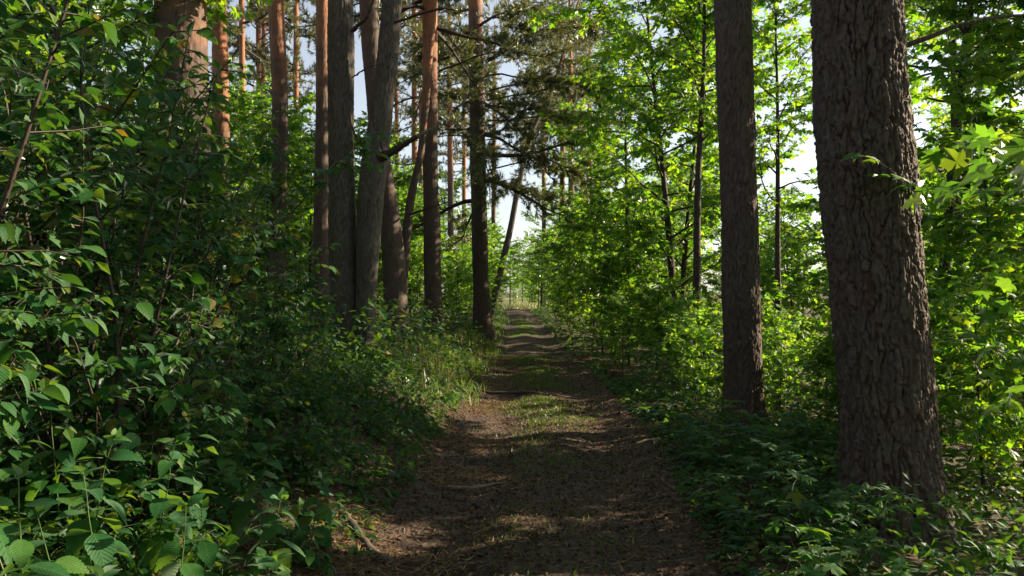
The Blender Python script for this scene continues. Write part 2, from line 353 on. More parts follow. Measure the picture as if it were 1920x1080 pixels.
T_NET = [ovate(9, .30, .028, .5, .22), ovate(9, .33, .03, .9, .3, tw=.15), ovate(9, .27, .028, .25, .15, tw=-.2)]
T_SIMPLE = [simple(), simple(.36, .6, .3), simple(.26, .1, -.1)]
T_LITTER = [simple(.34, .9, .5), simple(.3, -.6, -.4), simple(.4, .3, .8), simple(.5, .9, .4), simple(.22, 1.5, .3)]
T_MIX = [T_OV[0], T_MAPLE[1], ovate(3, .36, 0, .5, .3), T_OV[2]]
T_MIX_HI = [T_OV_HI[1], T_MAPLE_HI[1], ovate(9, .38, .03, .5, .25), ovate(9, .36, .025, .8, .3, tw=.2), T_MAPLE_HI[0]]
LM = {}
def leaf_meshes(key, tm, mat):
    if key not in LM:
        LM[key] = [mesh(key, V, T, mat, uv=V[:, :2], smooth=True) for V, T in tm]
    return LM[key]

# ------------------------------------------------------------------ growth
UP = np.array([0, 0, 1.0])
def curve(p, d, L, n, rng, lift=0.0, droop=0.0, wob=.12):
    P = [np.array(p, float)]; d = nrm(d)
    for i in range(n):
        d = nrm(d + UP*(lift-droop*(i/n))*(1.0/n) + rng.normal(0, wob/n**.5, 3)); P.append(P[-1]+d*L/n)
    return np.array(P)
def along(P, t):
    s = t*(len(P)-1); i = min(int(s), len(P)-2); f = s-i
    return P[i]*(1-f)+P[i+1]*f, nrm(P[i+1]-P[i])
class Leaves:
    def __init__(s): s.P, s.D, s.N, s.S = [], [], [], []
    def add(s, p, d, n, sz): s.P.append(p); s.D.append(d); s.N.append(n); s.S.append(sz)
    def arr(s): return np.array(s.P), np.array(s.D), np.array(s.N), np.array(s.S)
def leaf_pairs(L, P, rng, size, gap, flat=.35, ang=.9, t0=.15, droop=.25, term=True):
    ln = np.sum(np.linalg.norm(np.diff(P, axis=0), axis=1)); n = max(1, int(ln*(1-t0)/gap))
    for k in range(n):
        t = t0+(1-t0)*(k+rng.random()*.5)/n
        p, d = along(P, min(t, .999)); side = nrm(np.cross(d, UP)+rng.normal(0, .12, 3)+1e-6)
        for sg in (-1, 1):
            if rng.random() < .1: continue
            a = ang*rng.uniform(.7, 1.25)
            dd = nrm(d*math.cos(a)+side*sg*math.sin(a)-UP*droop*rng.uniform(0, 1.6)); nn = nrm(UP+rng.normal(0, flat, 3))
            L.add(p, dd, nn, size*rng.uniform(.65, 1.15)*(1-.25*t))
    if term:
        p, d = along(P, .999); L.add(p, nrm(d-UP*droop*.6), nrm(UP+rng.normal(0, flat, 3)), size*rng.uniform(.7, 1))
def grow_maple(seed, H, rad, h0=.25, nb=22, size=.13, lean=.04, trunk_r=None, gap=.085, dens=1.0, mid=.55):
    rng = np.random.default_rng(seed); W = Geo(); L = Leaves(); tr = trunk_r or H*.0085
    ln = rng.normal(0, lean, 2)
    T = np.stack([ln[0]*np.linspace(0, 1, 14)*H+.05*H*.3*(vn(np.linspace(0, 3, 14)+seed, seed*.7)-.5), ln[1]*np.linspace(0, 1, 14)*H+.05*H*.3*(vn(np.linspace(0, 3, 14), seed*1.3+4)-.5), np.linspace(-.15, H, 14)], -1)
    T[:, :2] -= T[0, :2]
    W.tube(T, tr*np.linspace(1.15, .12, 14), 8)
    az = rng.random()*6.28
    for b in range(nb):
        f = h0+(1-h0)*((b+.5)/nb)**.85; az += 2.4+rng.normal(0, .3)
        p, _ = along(T, f*.985); prof = max(.3, (1-((f-mid)/(1.12-mid))**2.5) if f > mid else .6+.4*((f-h0)/(mid-h0+1e-6)))
        ln_ = rad*prof*rng.uniform(.45, 1.3); el = rng.uniform(.15, .8)+.8*max(0, f-.7)
        B = curve(p, [math.cos(az)*math.cos(el), math.sin(az)*math.cos(el), math.sin(el)], ln_, 7, rng, .1, .6, .35)
        W.tube(B, tr*.38*(1.1-f*.7)*np.linspace(1, .12, 8), 5)
        leaf_pairs(L, B, rng, size, gap*1.4, .5, 1.0, .45)
        nt_ = int(ln_/.13*dens)
        for k in range(nt_):
            t = .22+.75*(k+rng.random()*.6)/max(nt_, 1); q, d = along(B, min(t, .98)); sd = nrm(np.cross(d, UP)); sg = 1 if k % 2 else -1
            tl = (.24+.42*(1-t))*min(1.25, ln_)*rng.uniform(.6, 1.2); a = rng.uniform(.6, 1.1)
            Q = curve(q, d*math.cos(a)+sd*sg*math.sin(a)+UP*rng.normal(0.05, .4), tl, 4, rng, .05, .4, .3)
            W.tube(Q[::2], tr*.10*np.linspace(1, .3, 3), 3)
            leaf_pairs(L, Q, rng, size, gap, .5, 1.0, .1, .35)
    return W, L.arr()
def grow_shrub(seed, H, nst, spread, size, gap=.075, twig=.45, low=.18, twgap=.14, var=.3):
    rng = np.random.default_rng(seed); W = Geo(); L = Leaves()
    for s in range(nst):
        a = s*2.4+rng.normal(0, .4); o = rng.uniform(.03, .22)*(1 if H > 1 else .06)
        d = np.array([math.cos(a)*spread*rng.uniform(.2, 1), math.sin(a)*spread*rng.uniform(.2, 1), 1.0]); h = H*rng.uniform(.55, 1.05)
        P = curve([math.cos(a)*o, math.sin(a)*o, -.08], d, h, 10, rng, .1, .5, .22); r0 = .004+.0045*h
        W.tube(P[::2], r0*np.linspace(1, .2, 6), 5)
        n = int(h*(1-low)/twgap)
        for k in range(n):
            t = low+(1-low)*(k+rng.random())/n; q, dd = along(P, min(t, .99)); b = rng.random()*6.28
            e = rng.uniform(-.1, .6); tl = twig*rng.uniform(.4, 1.2)*(1.1-.5*t)
            Q = curve(q, [math.cos(b)*math.cos(e), math.sin(b)*math.cos(e), math.sin(e)], tl, 4, rng, .1, .8, .2)
            W.tube(Q[::2], r0*.32*np.linspace(1, .3, 3), 3)
            leaf_pairs(L, Q, rng, size*rng.uniform(1-var*.55, 1+var*.5), gap, .38, .95, .12, .45)
        leaf_pairs(L, P, rng, size, gap*1.3, .35, 1.0, .55, .25)
    return W, L.arr()
def grow_nettle(seed, H, size, n=7):
    rng = np.random.default_rng(seed); W = Geo(); L = Leaves()
    P = curve([0, 0, -.05], [rng.normal(0, .12), rng.normal(0, .12), 1], H+.05, 8, rng, .2, 0, .12); W.tube(P, .0045*np.linspace(1, .4, 9), 5)
    a0 = rng.random()*3
    for k in range(n):
        t = .25+.74*(k/(n-1))**.8; p, d = along(P, min(t, .995)); a = a0+k*1.571+rng.normal(0, .15)
        sz = size*(1.05-.55*max(0, t-.6)/.4)*rng.uniform(.85, 1.1)
        for sg in (0, math.pi):
            e = -.25+.9*max(0, t-.75)/.25+rng.normal(0, .15)
            dd = [math.cos(a+sg)*math.cos(e), math.sin(a+sg)*math.cos(e), math.sin(e)]; L.add(p, dd, nrm(UP+rng.normal(0, .2, 3)+.3*np.array([math.cos(a+sg), math.sin(a+sg), 0])), sz)
    for k in range(3): L.add(P[-1], nrm([rng.normal(), rng.normal(), .9]), nrm(rng.normal(0, .6, 3)+UP), size*.35)
    return W, L.arr()
def grow_seedling(seed, H, size, nst=2):
    rng = np.random.default_rng(seed); W = Geo(); L = Leaves()
    for s in range(nst):
        h = H*rng.uniform(.7, 1.05); P = curve([0, 0, -.06], [rng.normal(0, .3), rng.normal(0, .3), 1], h+.06, 7, rng, .2, .2, .2); W.tube(P, (.003+.003*h)*np.linspace(1, .4, 8), 5)
        a0 = rng.random()*3; n = max(2, int(h/.12))
        for k in range(n):
            t = .35+.64*(k/(n-1)); p, d = along(P, min(t, .995)); a = a0+k*1.571+rng.normal(0, .2)
            for sg in (0, math.pi):
                b = a+sg+rng.normal(0, .2)
                if t < .8 and rng.random() < .75 and h > .35:
                    Q = curve(p, [math.cos(b), math.sin(b), .35], rng.uniform(.12, .32)*H/.6, 3, rng, 0, .4, .15); W.tube(Q, .0025*np.linspace(1, .5, 4), 3)
                    leaf_pairs(L, Q, rng, size, .10, .2, 1.05, .4, .15)
                else: L.add(p, nrm([math.cos(b), math.sin(b), rng.normal(.05, .15)]), nrm(UP+rng.normal(0, .18, 3)), size*rng.uniform(.8, 1.15))
    return W, L.arr()

def plant_parts(root, W, leaves, wmat, key, tm_hi, tm_lo, lmat, n_obj=0, rng=None, stem='stem', rest='foliage'):
    """wood as one part, the leaves that show largest as parts of their own, the rest joined"""
    obj(stem, W.mesh(stem, wmat), root)
    P, D, N, Sz = leaves
    if n_obj:
        w = P+np.array(root.location); d = np.linalg.norm(w-np.array([0, 0, CAM_Z]), axis=1)
        px = w[:, 0]/np.maximum(w[:, 1], .1); pz = (w[:, 2]-CAM_Z)/np.maximum(w[:, 1], .1)
        vis = (w[:, 1] > .3) & (np.abs(px) < .70) & (np.abs(pz) < .42)
        order = np.argsort(np.where(vis, d/Sz, 1e9)); n_vis = int(vis.sum()); sel = order[:min(n_obj, n_vis)]
        ms = leaf_meshes(key, tm_hi, lmat); M = frames(D[sel], N[sel])
        for k, i in enumerate(sel):
            o = bpy.data.objects.new('leaf', ms[(k*7+i) % len(ms)]); C.objects.link(o); o.parent = root
            m = Matrix(M[k].tolist()).to_4x4()*1.0; s = float(Sz[i]); m = m @ Matrix.Diagonal((s, s, s, 1)); m.translation = P[i]; o.matrix_local = m
        keep = np.ones(len(P), bool); keep[sel] = False
    else: keep = np.ones(len(P), bool)
    if keep.any():
        o = obj(rest, scat_mesh(rest, tm_lo, P[keep], D[keep], N[keep], Sz[keep], lmat, rng or np.random.default_rng(1)), root)
        if n_obj: o['kind'] = 'stuff'

# ------------------------------------------------------------------ trunks with real bark relief
def cells(u, v, ncx, seed, merge=.22):                              # cellular pattern, wraps in u; returns F2-F1 and the cell's random value
    rng = np.random.default_rng(seed); nr = int(v.max())+4; J = rng.random((nr, ncx, 3))
    ui, vi = np.floor(u).astype(int), np.floor(v).astype(int); f1 = np.full(u.shape, 9.0); f2 = f1.copy(); c = np.zeros(u.shape); cb = c.copy(); au = c.copy(); av = c.copy(); bu = c.copy(); bv = c.copy()
    for a in (-1, 0, 1):
        for b in (-1, 0, 1):
            cu, cv = (ui+a) % ncx, np.clip(vi+b+1, 0, nr-1); j = J[cv, cu]
            pu, pv = ui+a+j[..., 0], vi+b+j[..., 1]; d = np.hypot(pu-u, pv-v)
            new = d < f1; sec = (~new) & (d < f2); cb = np.where(new, c, np.where(sec, j[..., 2], cb)); bu = np.where(new, au, np.where(sec, pu, bu)); bv = np.where(new, av, np.where(sec, pv, bv)); au = np.where(new, pu, au); av = np.where(new, pv, av); f2 = np.where(new, f1, np.minimum(f2, d)); c = np.where(new, j[..., 2], c); f1 = np.where(new, d, f1)
    e = f2-f1; hw = np.abs(au-bu)/(np.abs(au-bu)+np.abs(av-bv)+1e-6)
    return np.where(np.abs(c-cb) < merge, np.maximum(e, .10), np.maximum(e, .09*sm(.55, .2, hw))), c
def bark_trunk(name, C3, rad, seed, nu, dz, zfine, mat, amp=.02, cw=.075, ch=.20, flare=.35, base_lobes=5):
    """C3 centre line (z ascending, local), rad radii"""
    z0, z1 = C3[0, 2], C3[-1, 2]; zs = np.concatenate([np.arange(z0, min(zfine, z1), dz), np.linspace(min(zfine, z1), z1, max(4, int((z1-zfine)/.25)))]) if z1 > zfine else np.arange(z0, z1, dz)
    def smooth(vals):
        zz = np.linspace(z0, z1, 400); w = np.interp(zz, C3[:, 2], vals); k = np.hanning(31); k /= k.sum()
        w = np.convolve(np.pad(w, 15, 'reflect', reflect_type='odd'), k, 'valid'); return np.interp(zs, zz, w)
    cx_, cy_, r = smooth(C3[:, 0]), smooth(C3[:, 1]), smooth(np.asarray(rad))
    th = np.arange(nu)*2*np.pi/nu; TH, Z = np.meshgrid(th, zs); Rr = np.repeat(r[:, None], nu, 1)
    rm = float(np.median(r)); ncx = max(6, round(2*np.pi*rm/cw))
    wx, wy = np.cos(TH)*rm, np.sin(TH)*rm
    w1 = vn(wx*11+seed, wy*11, Z*5)-.5; w2 = vn(wx*11+seed+40, wy*11, Z*5+9)-.5; w3 = vn(wx*34+seed, wy*34, Z*16)-.5
    w4 = vn(wx*75, wy*75, Z*45+seed)-.5
    n2 = round(ncx*1.9)
    e, c = cells((TH/(2*np.pi)*ncx + w1*1.2+w3*.55+w4*.3) % ncx, (Z-z0)/ch + w2*.9+w3*.35+w4*.12, ncx, seed)
    e2, c2 = cells((TH/(2*np.pi)*n2 + w2*2.0+w3*1.1+w4*.5) % n2, (Z-z0)/(ch*.36) + w1*1.2+w3*.6+w4*.3, n2, seed+5, .3)
    pl = sm(.0, .16, e+w3*.06); p2 = sm(.0, .12, e2+w4*.06)
    lay = np.floor(3.5*vn(wx*16+seed, wy*16, Z*9+w3))/3.5                # flaky layers of the plates
    fade = 1-.75*sm(6, 10, Z)
    disp = amp*fade*(pl*(.55+.35*c+.3*lay) + .20*pl*p2*(.4+c2) - .9) + amp*.5*w4 + amp*.2*(vn(wx*170, wy*170, Z*110)-.5) + .03*(vn(wx*3+seed, wy*3, Z*1.1)-.5)
    fl = 1+flare*np.exp(-np.clip(Z-0.0, 0, 9)/.22)*(1+.45*np.cos(TH*base_lobes+seed+1.5*np.sin(TH+seed)))
    RR = Rr*fl+disp
    V = np.stack([cx_[:, None]+np.cos(TH)*RR, cy_[:, None]+np.sin(TH)*RR, Z], -1).reshape(-1, 3)
    n = len(zs); i = np.arange(n-1)[:, None]*nu; j = np.arange(nu)[None]; j2 = (j+1) % nu
    Q = np.stack([i+j, i+j2, i+nu+j2, i+nu+j], -1).reshape(-1, 4)
    return mesh(name, V, Q, mat, attr={'plate': (pl*(.4+.6*p2)).ravel(), 'cell': (c*.6+c2*.4).ravel()}, smooth=True)
def centre(rows, d, H, lean_keep=1.0, dy=0.0):
    """rows (px, py, width px) seen at distance d -> base point on the ground, local centre line, radii"""
    P = np.array([at(a, b, d) for a, b, _ in rows]); r = np.array([w/2/F_PX*d for *_, w in rows]); o = np.argsort(P[:, 2]); P, r = P[o], r[o]
    sl = (P[1]-P[0])/(P[1, 2]-P[0, 2]); zb = float(hgt(P[0, 0], d))-.3
    if P[0, 2] > zb: P = np.vstack([P[0]+sl*(zb-P[0, 2]), P]); r = np.concatenate([[r[0]*1.04], r])
    base = P[0].copy(); base[2] += .3
    zt = base[2]+H
    if zt > P[-1, 2]+.5:
        st = (P[-1]-P[-2])/max(P[-1, 2]-P[-2, 2], .1); top = P[-1]+st*(zt-P[-1, 2])*lean_keep*.6; top[2] = zt
        P = np.vstack([P, (P[-1]+top)/2, top]); r = np.concatenate([r, [r[-1]*.62, .03]])
    P[:, 1] += dy*(P[:, 2]-base[2])
    return base, P-base, r

# ------------------------------------------------------------------ pine crowns (shared)
def needle_tuft(seed, n=16):
    rng = np.random.default_rng(seed); V, T = [], []
    for k in range(n):
        y0 = rng.uniform(0, .9); a = rng.random()*6.28; o = rng.uniform(.35, .95); d = nrm([math.cos(a)*o, 1.0, math.sin(a)*o]); p = np.array([0, y0, 0]); s = nrm(np.cross(d, rng.normal(size=3)))*.05
        l = rng.uniform(.7, 1.1); b = len(V); V += [p-s, p+s, p+d*l]; T.append([b, b+1, b+2])
    return np.array(V), np.array(T)
T_TUFT = [needle_tuft(i) for i in range(4)]
def grow_pine_crown(seed, Hc, Lmax, whorl=.5, per=4, low=0.0, tuft=.15, gap=.075):
    rng = np.random.default_rng(seed); W = Geo(); L = Leaves(); z = 0.0
    while z < Hc:
        for k in range(per):
            if rng.random() < .2: continue
            a = rng.random()*6.28; f = z/Hc; ln = Lmax*max(.15, (1-f**1.6))*rng.uniform(.5, 1.15); el = rng.uniform(-.1, .35)-low*(1-f)
            B = curve([0, 0, z+rng.uniform(-.2, .2)], [math.cos(a)*math.cos(el), math.sin(a)*math.cos(el), math.sin(el)], ln, 8, rng, .15, .5+low, .3)
            W.tube(B, (.012+.010*ln)*np.linspace(1, .15, 9), 5)
            for j in range(int(ln/.11)):
                t = .25+.73*(j+rng.random())/int(ln/.11+1); q, d = along(B, min(t, .98)); sd = nrm(np.cross(d, UP)); sg = 1 if j % 2 else -1
                tl = rng.uniform(.25, .8)*(1.15-.7*t); aa = rng.uniform(.5, 1.0)
                Q = curve(q, d*math.cos(aa)+sd*sg*math.sin(aa)+UP*rng.normal(0, .2), tl, 4, rng, .25, 0, .3); W.tube(Q[::2], .005*np.linspace(1, .5, 3), 3)
                n = max(1, int(tl/gap))
                for m_ in range(n):
                    p, dd = along(Q, min(.25+.75*(m_+rng.random())/n, .99)); L.add(p, nrm(dd+rng.normal(0, .35, 3)+UP*.15), nrm(rng.normal(size=3)), tuft*rng.uniform(.7, 1.2))
        z += whorl*rng.uniform(.7, 1.3)
    return W, L.arr()
PC = []
for sd, Hc, Lm, low in ((11, 7.5, 2.6, 0), (12, 8.5, 3.0, .1), (13, 9.5, 3.4, .3)):
    W, L = grow_pine_crown(sd, Hc, Lm, low=low); rg = np.random.default_rng(sd)
    PC.append((W.mesh('bough', B_TWIG), scat_mesh('crown', T_TUFT, *L, G_PINE, rg), Hc))
def dead_branch(root, p, d, L, r, seed, mat=B_TWIG, sub=3, droop=.4, lift=.1, name='branch'):
    rng = np.random.default_rng(seed); W = Geo(); B = curve(p, d, L, 9, rng, lift, droop, .3); W.tube(B, r*np.linspace(1, .25, 10), 7)
    for k in range(sub):
        q, dd = along(B, rng.uniform(.35, .9)); Q = curve(q, dd+rng.normal(0, .6, 3), L*rng.uniform(.15, .4), 4, rng, 0, droop, .3); W.tube(Q, r*.35*np.linspace(1, .3, 5), 4)
    return obj(name, W.mesh(name, mat), root)
def pine(label, rows, d, H, seed, crown, orange=7.0, nu=52, dz=.065, mat=B_PINE, zs=8.5, amp=.014, cw=.06, ch=.16, flare=.3, group=None, crot=0.0, name='pine_tree', cat='tree', cs=1.0):
    base, P, r = centre(rows, d, H)
    root = thing(name, label, cat, base, group)
    zf = (HY/F_PX*d+CAM_Z)-base[2]+.4
    t = obj('trunk', bark_trunk('trunk', P, r, seed, nu, dz, zf, mat, amp, cw, ch, flare), root); t.color = (orange/20, 0, 0, 1)
    if crown is not None:
        bw, cr, Hc = PC[crown]; zc = min(zs, H-2); s = (H-zc+.6)/Hc*cs
        cx_, cy_ = np.interp(zc, P[:, 2], P[:, 0]), np.interp(zc, P[:, 2], P[:, 1])
        for nm, me in (('bough', bw), ('crown', cr)):
            o = obj(nm, me, root, (cx_, cy_, zc)); o.scale = (cs, cs, s); o.rotation_euler = (0, 0, crot); o['kind'] = 'stuff'
    return root, P, r

# ---- the thick pine and its neighbour right of the path
tr, P, r = pine('thickest pine trunk, dark furrowed bark, standing in seedlings at the right edge of the scene',
     [(1605, -10, 164), (1612, 150, 163), (1622, 300, 165), (1638, 450, 164), (1650, 600, 160), (1660, 750, 162), (1668, 880, 166), (1674, 960, 172)], 5.6, 19, 3, 1, orange=11, nu=330, dz=.011, amp=.038, cw=.042, ch=.22, flare=.42)
dead_branch(tr, (P[8, 0]+.22, -.05, 3.35), (.9, .2, .35), 1.5, .022, 5, droop=-.1, lift=-.1); dead_branch(tr, (.25, .0, 2.52), (.9, .1, .35), .55, .014, 6, sub=0, droop=0)
pine('straight mid-sized pine trunk right of the path, left neighbour of the thickest pine',
     [(1375, -10, 64), (1378, 150, 66), (1383, 300, 66), (1388, 450, 67), (1391, 600, 68), (1394, 750, 68), (1396, 810, 72)], 9.6, 18, 8, 0, orange=10, nu=160, dz=.022, amp=.026, cw=.042, ch=.18, flare=.5)
# ---- left of the path
pine('big orange-barked pine half hidden behind the leafy bushes on the left',
     [(336, 0, 92), (345, 200, 88), (358, 450, 84), (372, 650, 84)], 9.8, 20, 21, 1, orange=3.4, nu=100, dz=.045, amp=.016)
pine('slim orange pine just right of the big half-hidden pine', [(409, 0, 28), (412, 100, 29), (416, 400, 32)], 19, 19, 22, 0, orange=3.0)
pine('slim bright orange pine rising behind the bushes, between the half-hidden pine and the trunk pair', [(516, 0, 28), (524, 160, 30), (526, 260, 29), (522, 420, 31), (520, 560, 34)], 17, 19, 23, 2, orange=4.5, crot=2)
pine('slim pine close behind and left of the forked trunk pair', [(604, 0, 22), (604, 200, 25), (602, 400, 30), (602, 560, 35)], 16, 18, 24, 0, orange=4.2, crot=4)
# the trunk pair: left stem and forked right stem grow from one root
b1, P1, r1 = centre([(638, -10, 48), (639, 150, 48), (640, 300, 47), (642, 450, 49), (645, 580, 51), (650, 670, 56)], 11.6, 17)
root = thing('pine_tree', 'two-stemmed tree beside the path, left stem straight, right stem forked with broken branch', 'tree', b1)
o = obj('trunk', bark_trunk('trunk', P1, r1, 31, 110, .028, 6.2, B_GREY, .018, .05, .16, .2), root); o.color = (.6, 0, 0, 1)
b2, P2, r2 = centre([(736, -10, 38), (728, 100, 38), (716, 200, 40), (708, 262, 48), (700, 320, 52), (692, 420, 44), (688, 520, 38), (684, 620, 36), (680, 690, 40)], 11.5, 15)
o = obj('trunk', bark_trunk('trunk', P2+(b2-b1), r2, 32, 100, .028, 6.2, B_GREY, .016, .05, .15, .15), root); o.color = (.6, 0, 0, 1)
def bar(name, root, pts, radii, mat, k=9):
    g = Geo(); n = 22; pts = np.array(pts, float); t = np.linspace(0, 1, len(pts)); tt = np.linspace(0, 1, n)
    P = np.stack([np.interp(tt, t, pts[:, i]) for i in range(3)], -1); P[1:-1] += (R0.random((n-2, 3))-.5)*.012
    g.tube(P, np.interp(tt, t, radii)*(.78+.44*R0.random(n)), k); g.V[0] += (R0.random(g.V[0].shape)-.5)*.22*np.mean(radii); return obj(name, g.mesh(name, mat), root)
bb = bar('broken_branch', root, [at(708, 296, 11.4)-b1, at(735, 285, 11.3)-b1, at(765, 266, 11.2)-b1, at(785, 255, 11.15)-b1], [.085, .05, .038, .034], B_GREY)
bar('splintered_end', bb, [at(783, 256, 11.15)-b1, at(800, 247, 11.12)-b1, at(812, 240, 11.1)-b1, at(822, 232, 11.1)-b1], [.032, .03, .02, .004], M_DEADWOOD)
bar('branch', root, [at(700, 300, 11.4)-b1, at(680, 275, 11.3)-b1, at(664, 250, 11.3)-b1, at(660, 235, 11.3)-b1], [.04, .025, .018, .008], B_TWIG, 6)
bar('branch', root, [at(660, 58, 11.4)-b1, at(690, 30, 11.2)-b1, at(700, 0, 11.2)-b1, at(706, -30, 11.2)-b1], [.03, .02, .018, .012], B_TWIG, 6)
bar('branch', root, [at(660, 145, 11.4)-b1, at(690, 125, 11.3)-b1, at(715, 120, 11.3)-b1], [.012, .01, .005], B_TWIG, 6)
bar('branch', root, [at(738, 42, 11.4)-b1, at(780, 28, 11.2)-b1, at(830, 14, 11.0)-b1, at(860, 20, 11.0)-b1], [.02, .018, .014, .006], B_TWIG, 6)
for nm, me in (('bough', PC[0][0]), ('crown', PC[0][1])):
    o = obj(nm, me, root, (0, 0, 10)); o.scale = (.9, .9, .95); o['kind'] = 'stuff'
tr, P, r = pine('leaning dark trunk directly behind the forked stem of the trunk pair', [(691, 0, 34), (697, 120, 33), (712, 280, 33), (728, 380, 36), (738, 480, 42), (744, 590, 46)], 17, 18, 33, 1, orange=7, crot=1, zs=9)
dead_branch(tr, (.2, 0, 2.7), (1, -.2, .15), 1.0, .03, 41, droop=-.2, sub=1)
pine('thin crooked stem curving in front of the reddish pine', [(812, 30, 13), (803, 120, 13), (796, 210, 14), (789, 290, 15), (770, 370, 16), (762, 440, 16), (757, 520, 17)], 18, 10, 34, None, orange=4.5, nu=40, mat=B_PINE, amp=.008, name='pine_sapling')
tr, P, r = pine('reddish pine left of the path with sun flecks on its lower trunk', [(806, 0, 28), (806, 150, 28), (806, 300, 29), (810, 430, 31), (812, 560, 34), (814, 610, 38)], 20, 19, 35, 2, orange=5.0, nu=60, dz=.06, crot=.6, zs=8.0)
dead_branch(tr, (.1, -.15, 6.6), (.9, -.3, .2), 1.8, .03, 42); dead_branch(tr, (-.1, 0, 4.4), (-.9, -.4, -.25), 1.1, .03, 43, droop=-.5)
tr, P, r = pine('straight grey pine closest to the path edge, grass at its foot', [(891, 0, 27), (894, 150, 29), (896, 300, 30), (899, 420, 30), (902, 540, 30), (906, 620, 40)], 25, 20, 36, 2, orange=8.5, nu=60, dz=.07, zs=4.6, crot=2.6)
for k, (z, dx, dy, L) in enumerate(((5.2, .9, -.4, 2.6), (6.2, -.8, -.5, 1.8), (7.4, 1, -.2, 3.4), (8.6, .8, -.6, 3.2))): dead_branch(tr, (.1*np.sign(dx), -.1, z), (dx, dy, .1), L, .03, 50+k, sub=6, droop=.7)
def needled_bough(root, p, d, L, r, seed, droop=.6):
    rng = np.random.default_rng(seed); W = Geo(); Lv = Leaves(); B = curve(p, d, L, 10, rng, .1, droop, .35); W.tube(B, r*np.linspace(1, .2, 11), 6)
    for j in range(int(L/.06)):
        q, dd = along(B, rng.uniform(.2, .99)); sd = nrm(np.cross(dd, UP)+rng.normal(0, .4, 3)); sg = 1 if j % 2 else -1
        Q = curve(q, dd*.6+sd*sg*.8, rng.uniform(.3, 1.0), 5, rng, 0, .5, .35); W.tube(Q, r*.22*np.linspace(1, .4, 6), 4)
        for m_ in range(int(rng.uniform(7, 15))):
            pp, d2 = along(Q, rng.uniform(.2, .99)); Lv.add(pp, nrm(d2+rng.normal(0, .4, 3)), nrm(rng.normal(size=3)), .15*rng.uniform(.7, 1.2))
    o = obj('bough', W.mesh('bough', B_TWIG), root); obj('needles', scat_mesh('needles', T_TUFT, *Lv.arr(), G_PINE, rng), o)
for k, (z, dx, dy, L) in enumerate(((5.6, 1, -.2, 3.6), (6.3, .8, -.7, 3.0), (6.8, 1, .3, 4.2), (7.3, -.7, -.7, 2.4), (7.7, .9, -.5, 4.2), (8.2, 1, 0, 4.6), (8.7, .6, -.9, 3.6), (9.2, 1, -.3, 4.4), (9.6, -1, -.3, 2.4), (10, .9, .4, 4.2), (4.9, .9, .6, 2.6))): needled_bough(tr, (.1*np.sign(dx), 0, z), (dx, dy, .12), L, .032, 150+k)
pine('leaning bare trunk over the far end of the path', [(1042, 150, 8), (1018, 200, 9), (998, 245, 9), (982, 300, 10), (968, 370, 11), (957, 430, 12), (945, 480, 13)], 34, 15, 37, 0, orange=9, nu=40, dz=.1, mat=B_PINE, zs=9.5, flare=.1)
FAR = [(845, 380, 100, 11, 46), (777, 340, 0, 11, 50), (789, 380, 40, 10, 44), (745, 400, 120, 8, 62), (870, 420, 90, 8, 70),
       (1054, 340, 150, 10, 52), (1071, 330, 150, 11, 48), (1105, 330, 240, 9, 58), (1090, 340, 200, 8, 64), (485, 300, 20, 10, 42), (493, 300, 0, 9, 48), (455, 300, 0, 12, 36), (555, 400, 0, 10, 40), (925, 430, 200, 8, 58), (1020, 380, 200, 8, 66)]
for k, (x, yb, yt, w, d) in enumerate(FAR):
    j = (k*37 % 11-5)*.6
    pine('far thin pine with bare reddish trunk glimpsed between the nearer trunks', [(x+j, yt, w*.9), (x, yb, w), (x, 560, w*1.1)], d, 20+(k*7 % 5), 60+k, k % 3, orange=6.5, nu=20, dz=.25, amp=.006, zs=10.0+(k % 3), group='far pines between the trunks', crot=k*1.3, cs=1.1)

# ------------------------------------------------------------------ maples: shared crowns, each tree its own object
MV = {}
for key, args in {
    'tree_a': dict(seed=101, H=8.5, rad=2.3, h0=.10, nb=46, size=.165, gap=.085), 'tree_b': dict(seed=102, H=9.5, rad=2.6, h0=.14, nb=48, size=.165, gap=.085), 'tree_c': dict(seed=103, H=7.2, rad=2.1, h0=.07, nb=44, size=.155, gap=.085),
    'sap_a': dict(seed=111, H=4.6, rad=1.35, h0=.14, nb=34, size=.165, gap=.07), 'sap_b': dict(seed=112, H=3.8, rad=1.25, h0=.12, nb=32, size=.155, gap=.07), 'sap_c': dict(seed=113, H=5.4, rad=1.5, h0=.3, nb=30, size=.165, gap=.07), 'sap_d': dict(seed=114, H=2.6, rad=1.0, h0=.15, nb=26, size=.15, gap=.07),
    'high_a': dict(seed=131, H=10.5, rad=2.5, h0=.46, nb=40, size=.165, gap=.085, mid=.7), 'high_b': dict(seed=132, H=9.5, rad=2.3, h0=.5, nb=34, size=.16, gap=.085, mid=.7),
    'open_a': dict(seed=121, H=7.5, rad=1.8, h0=.45, nb=20, size=.15, gap=.09, dens=.8)}.items():
    W, L = grow_maple(**args); MV[key] = (W.mesh('trunk', B_TWIG), scat_mesh('crown', T_MAPLE, *L, G_MAPLE, np.random.default_rng(args['seed'])))
def maple_at(key, x, y, label, group, rz, s=1.0, name='maple_tree', cat='tree'):
    root = thing(name, label, cat, (x, y, float(hgt(x, y))), group, rz, s); root.rotation_euler = (random.uniform(-.04, .04), random.uniform(-.04, .04), rz)
    for nm, me in zip(('trunk', 'crown'), MV[key]): obj(nm, me, root)
    return root
random.seed(5)
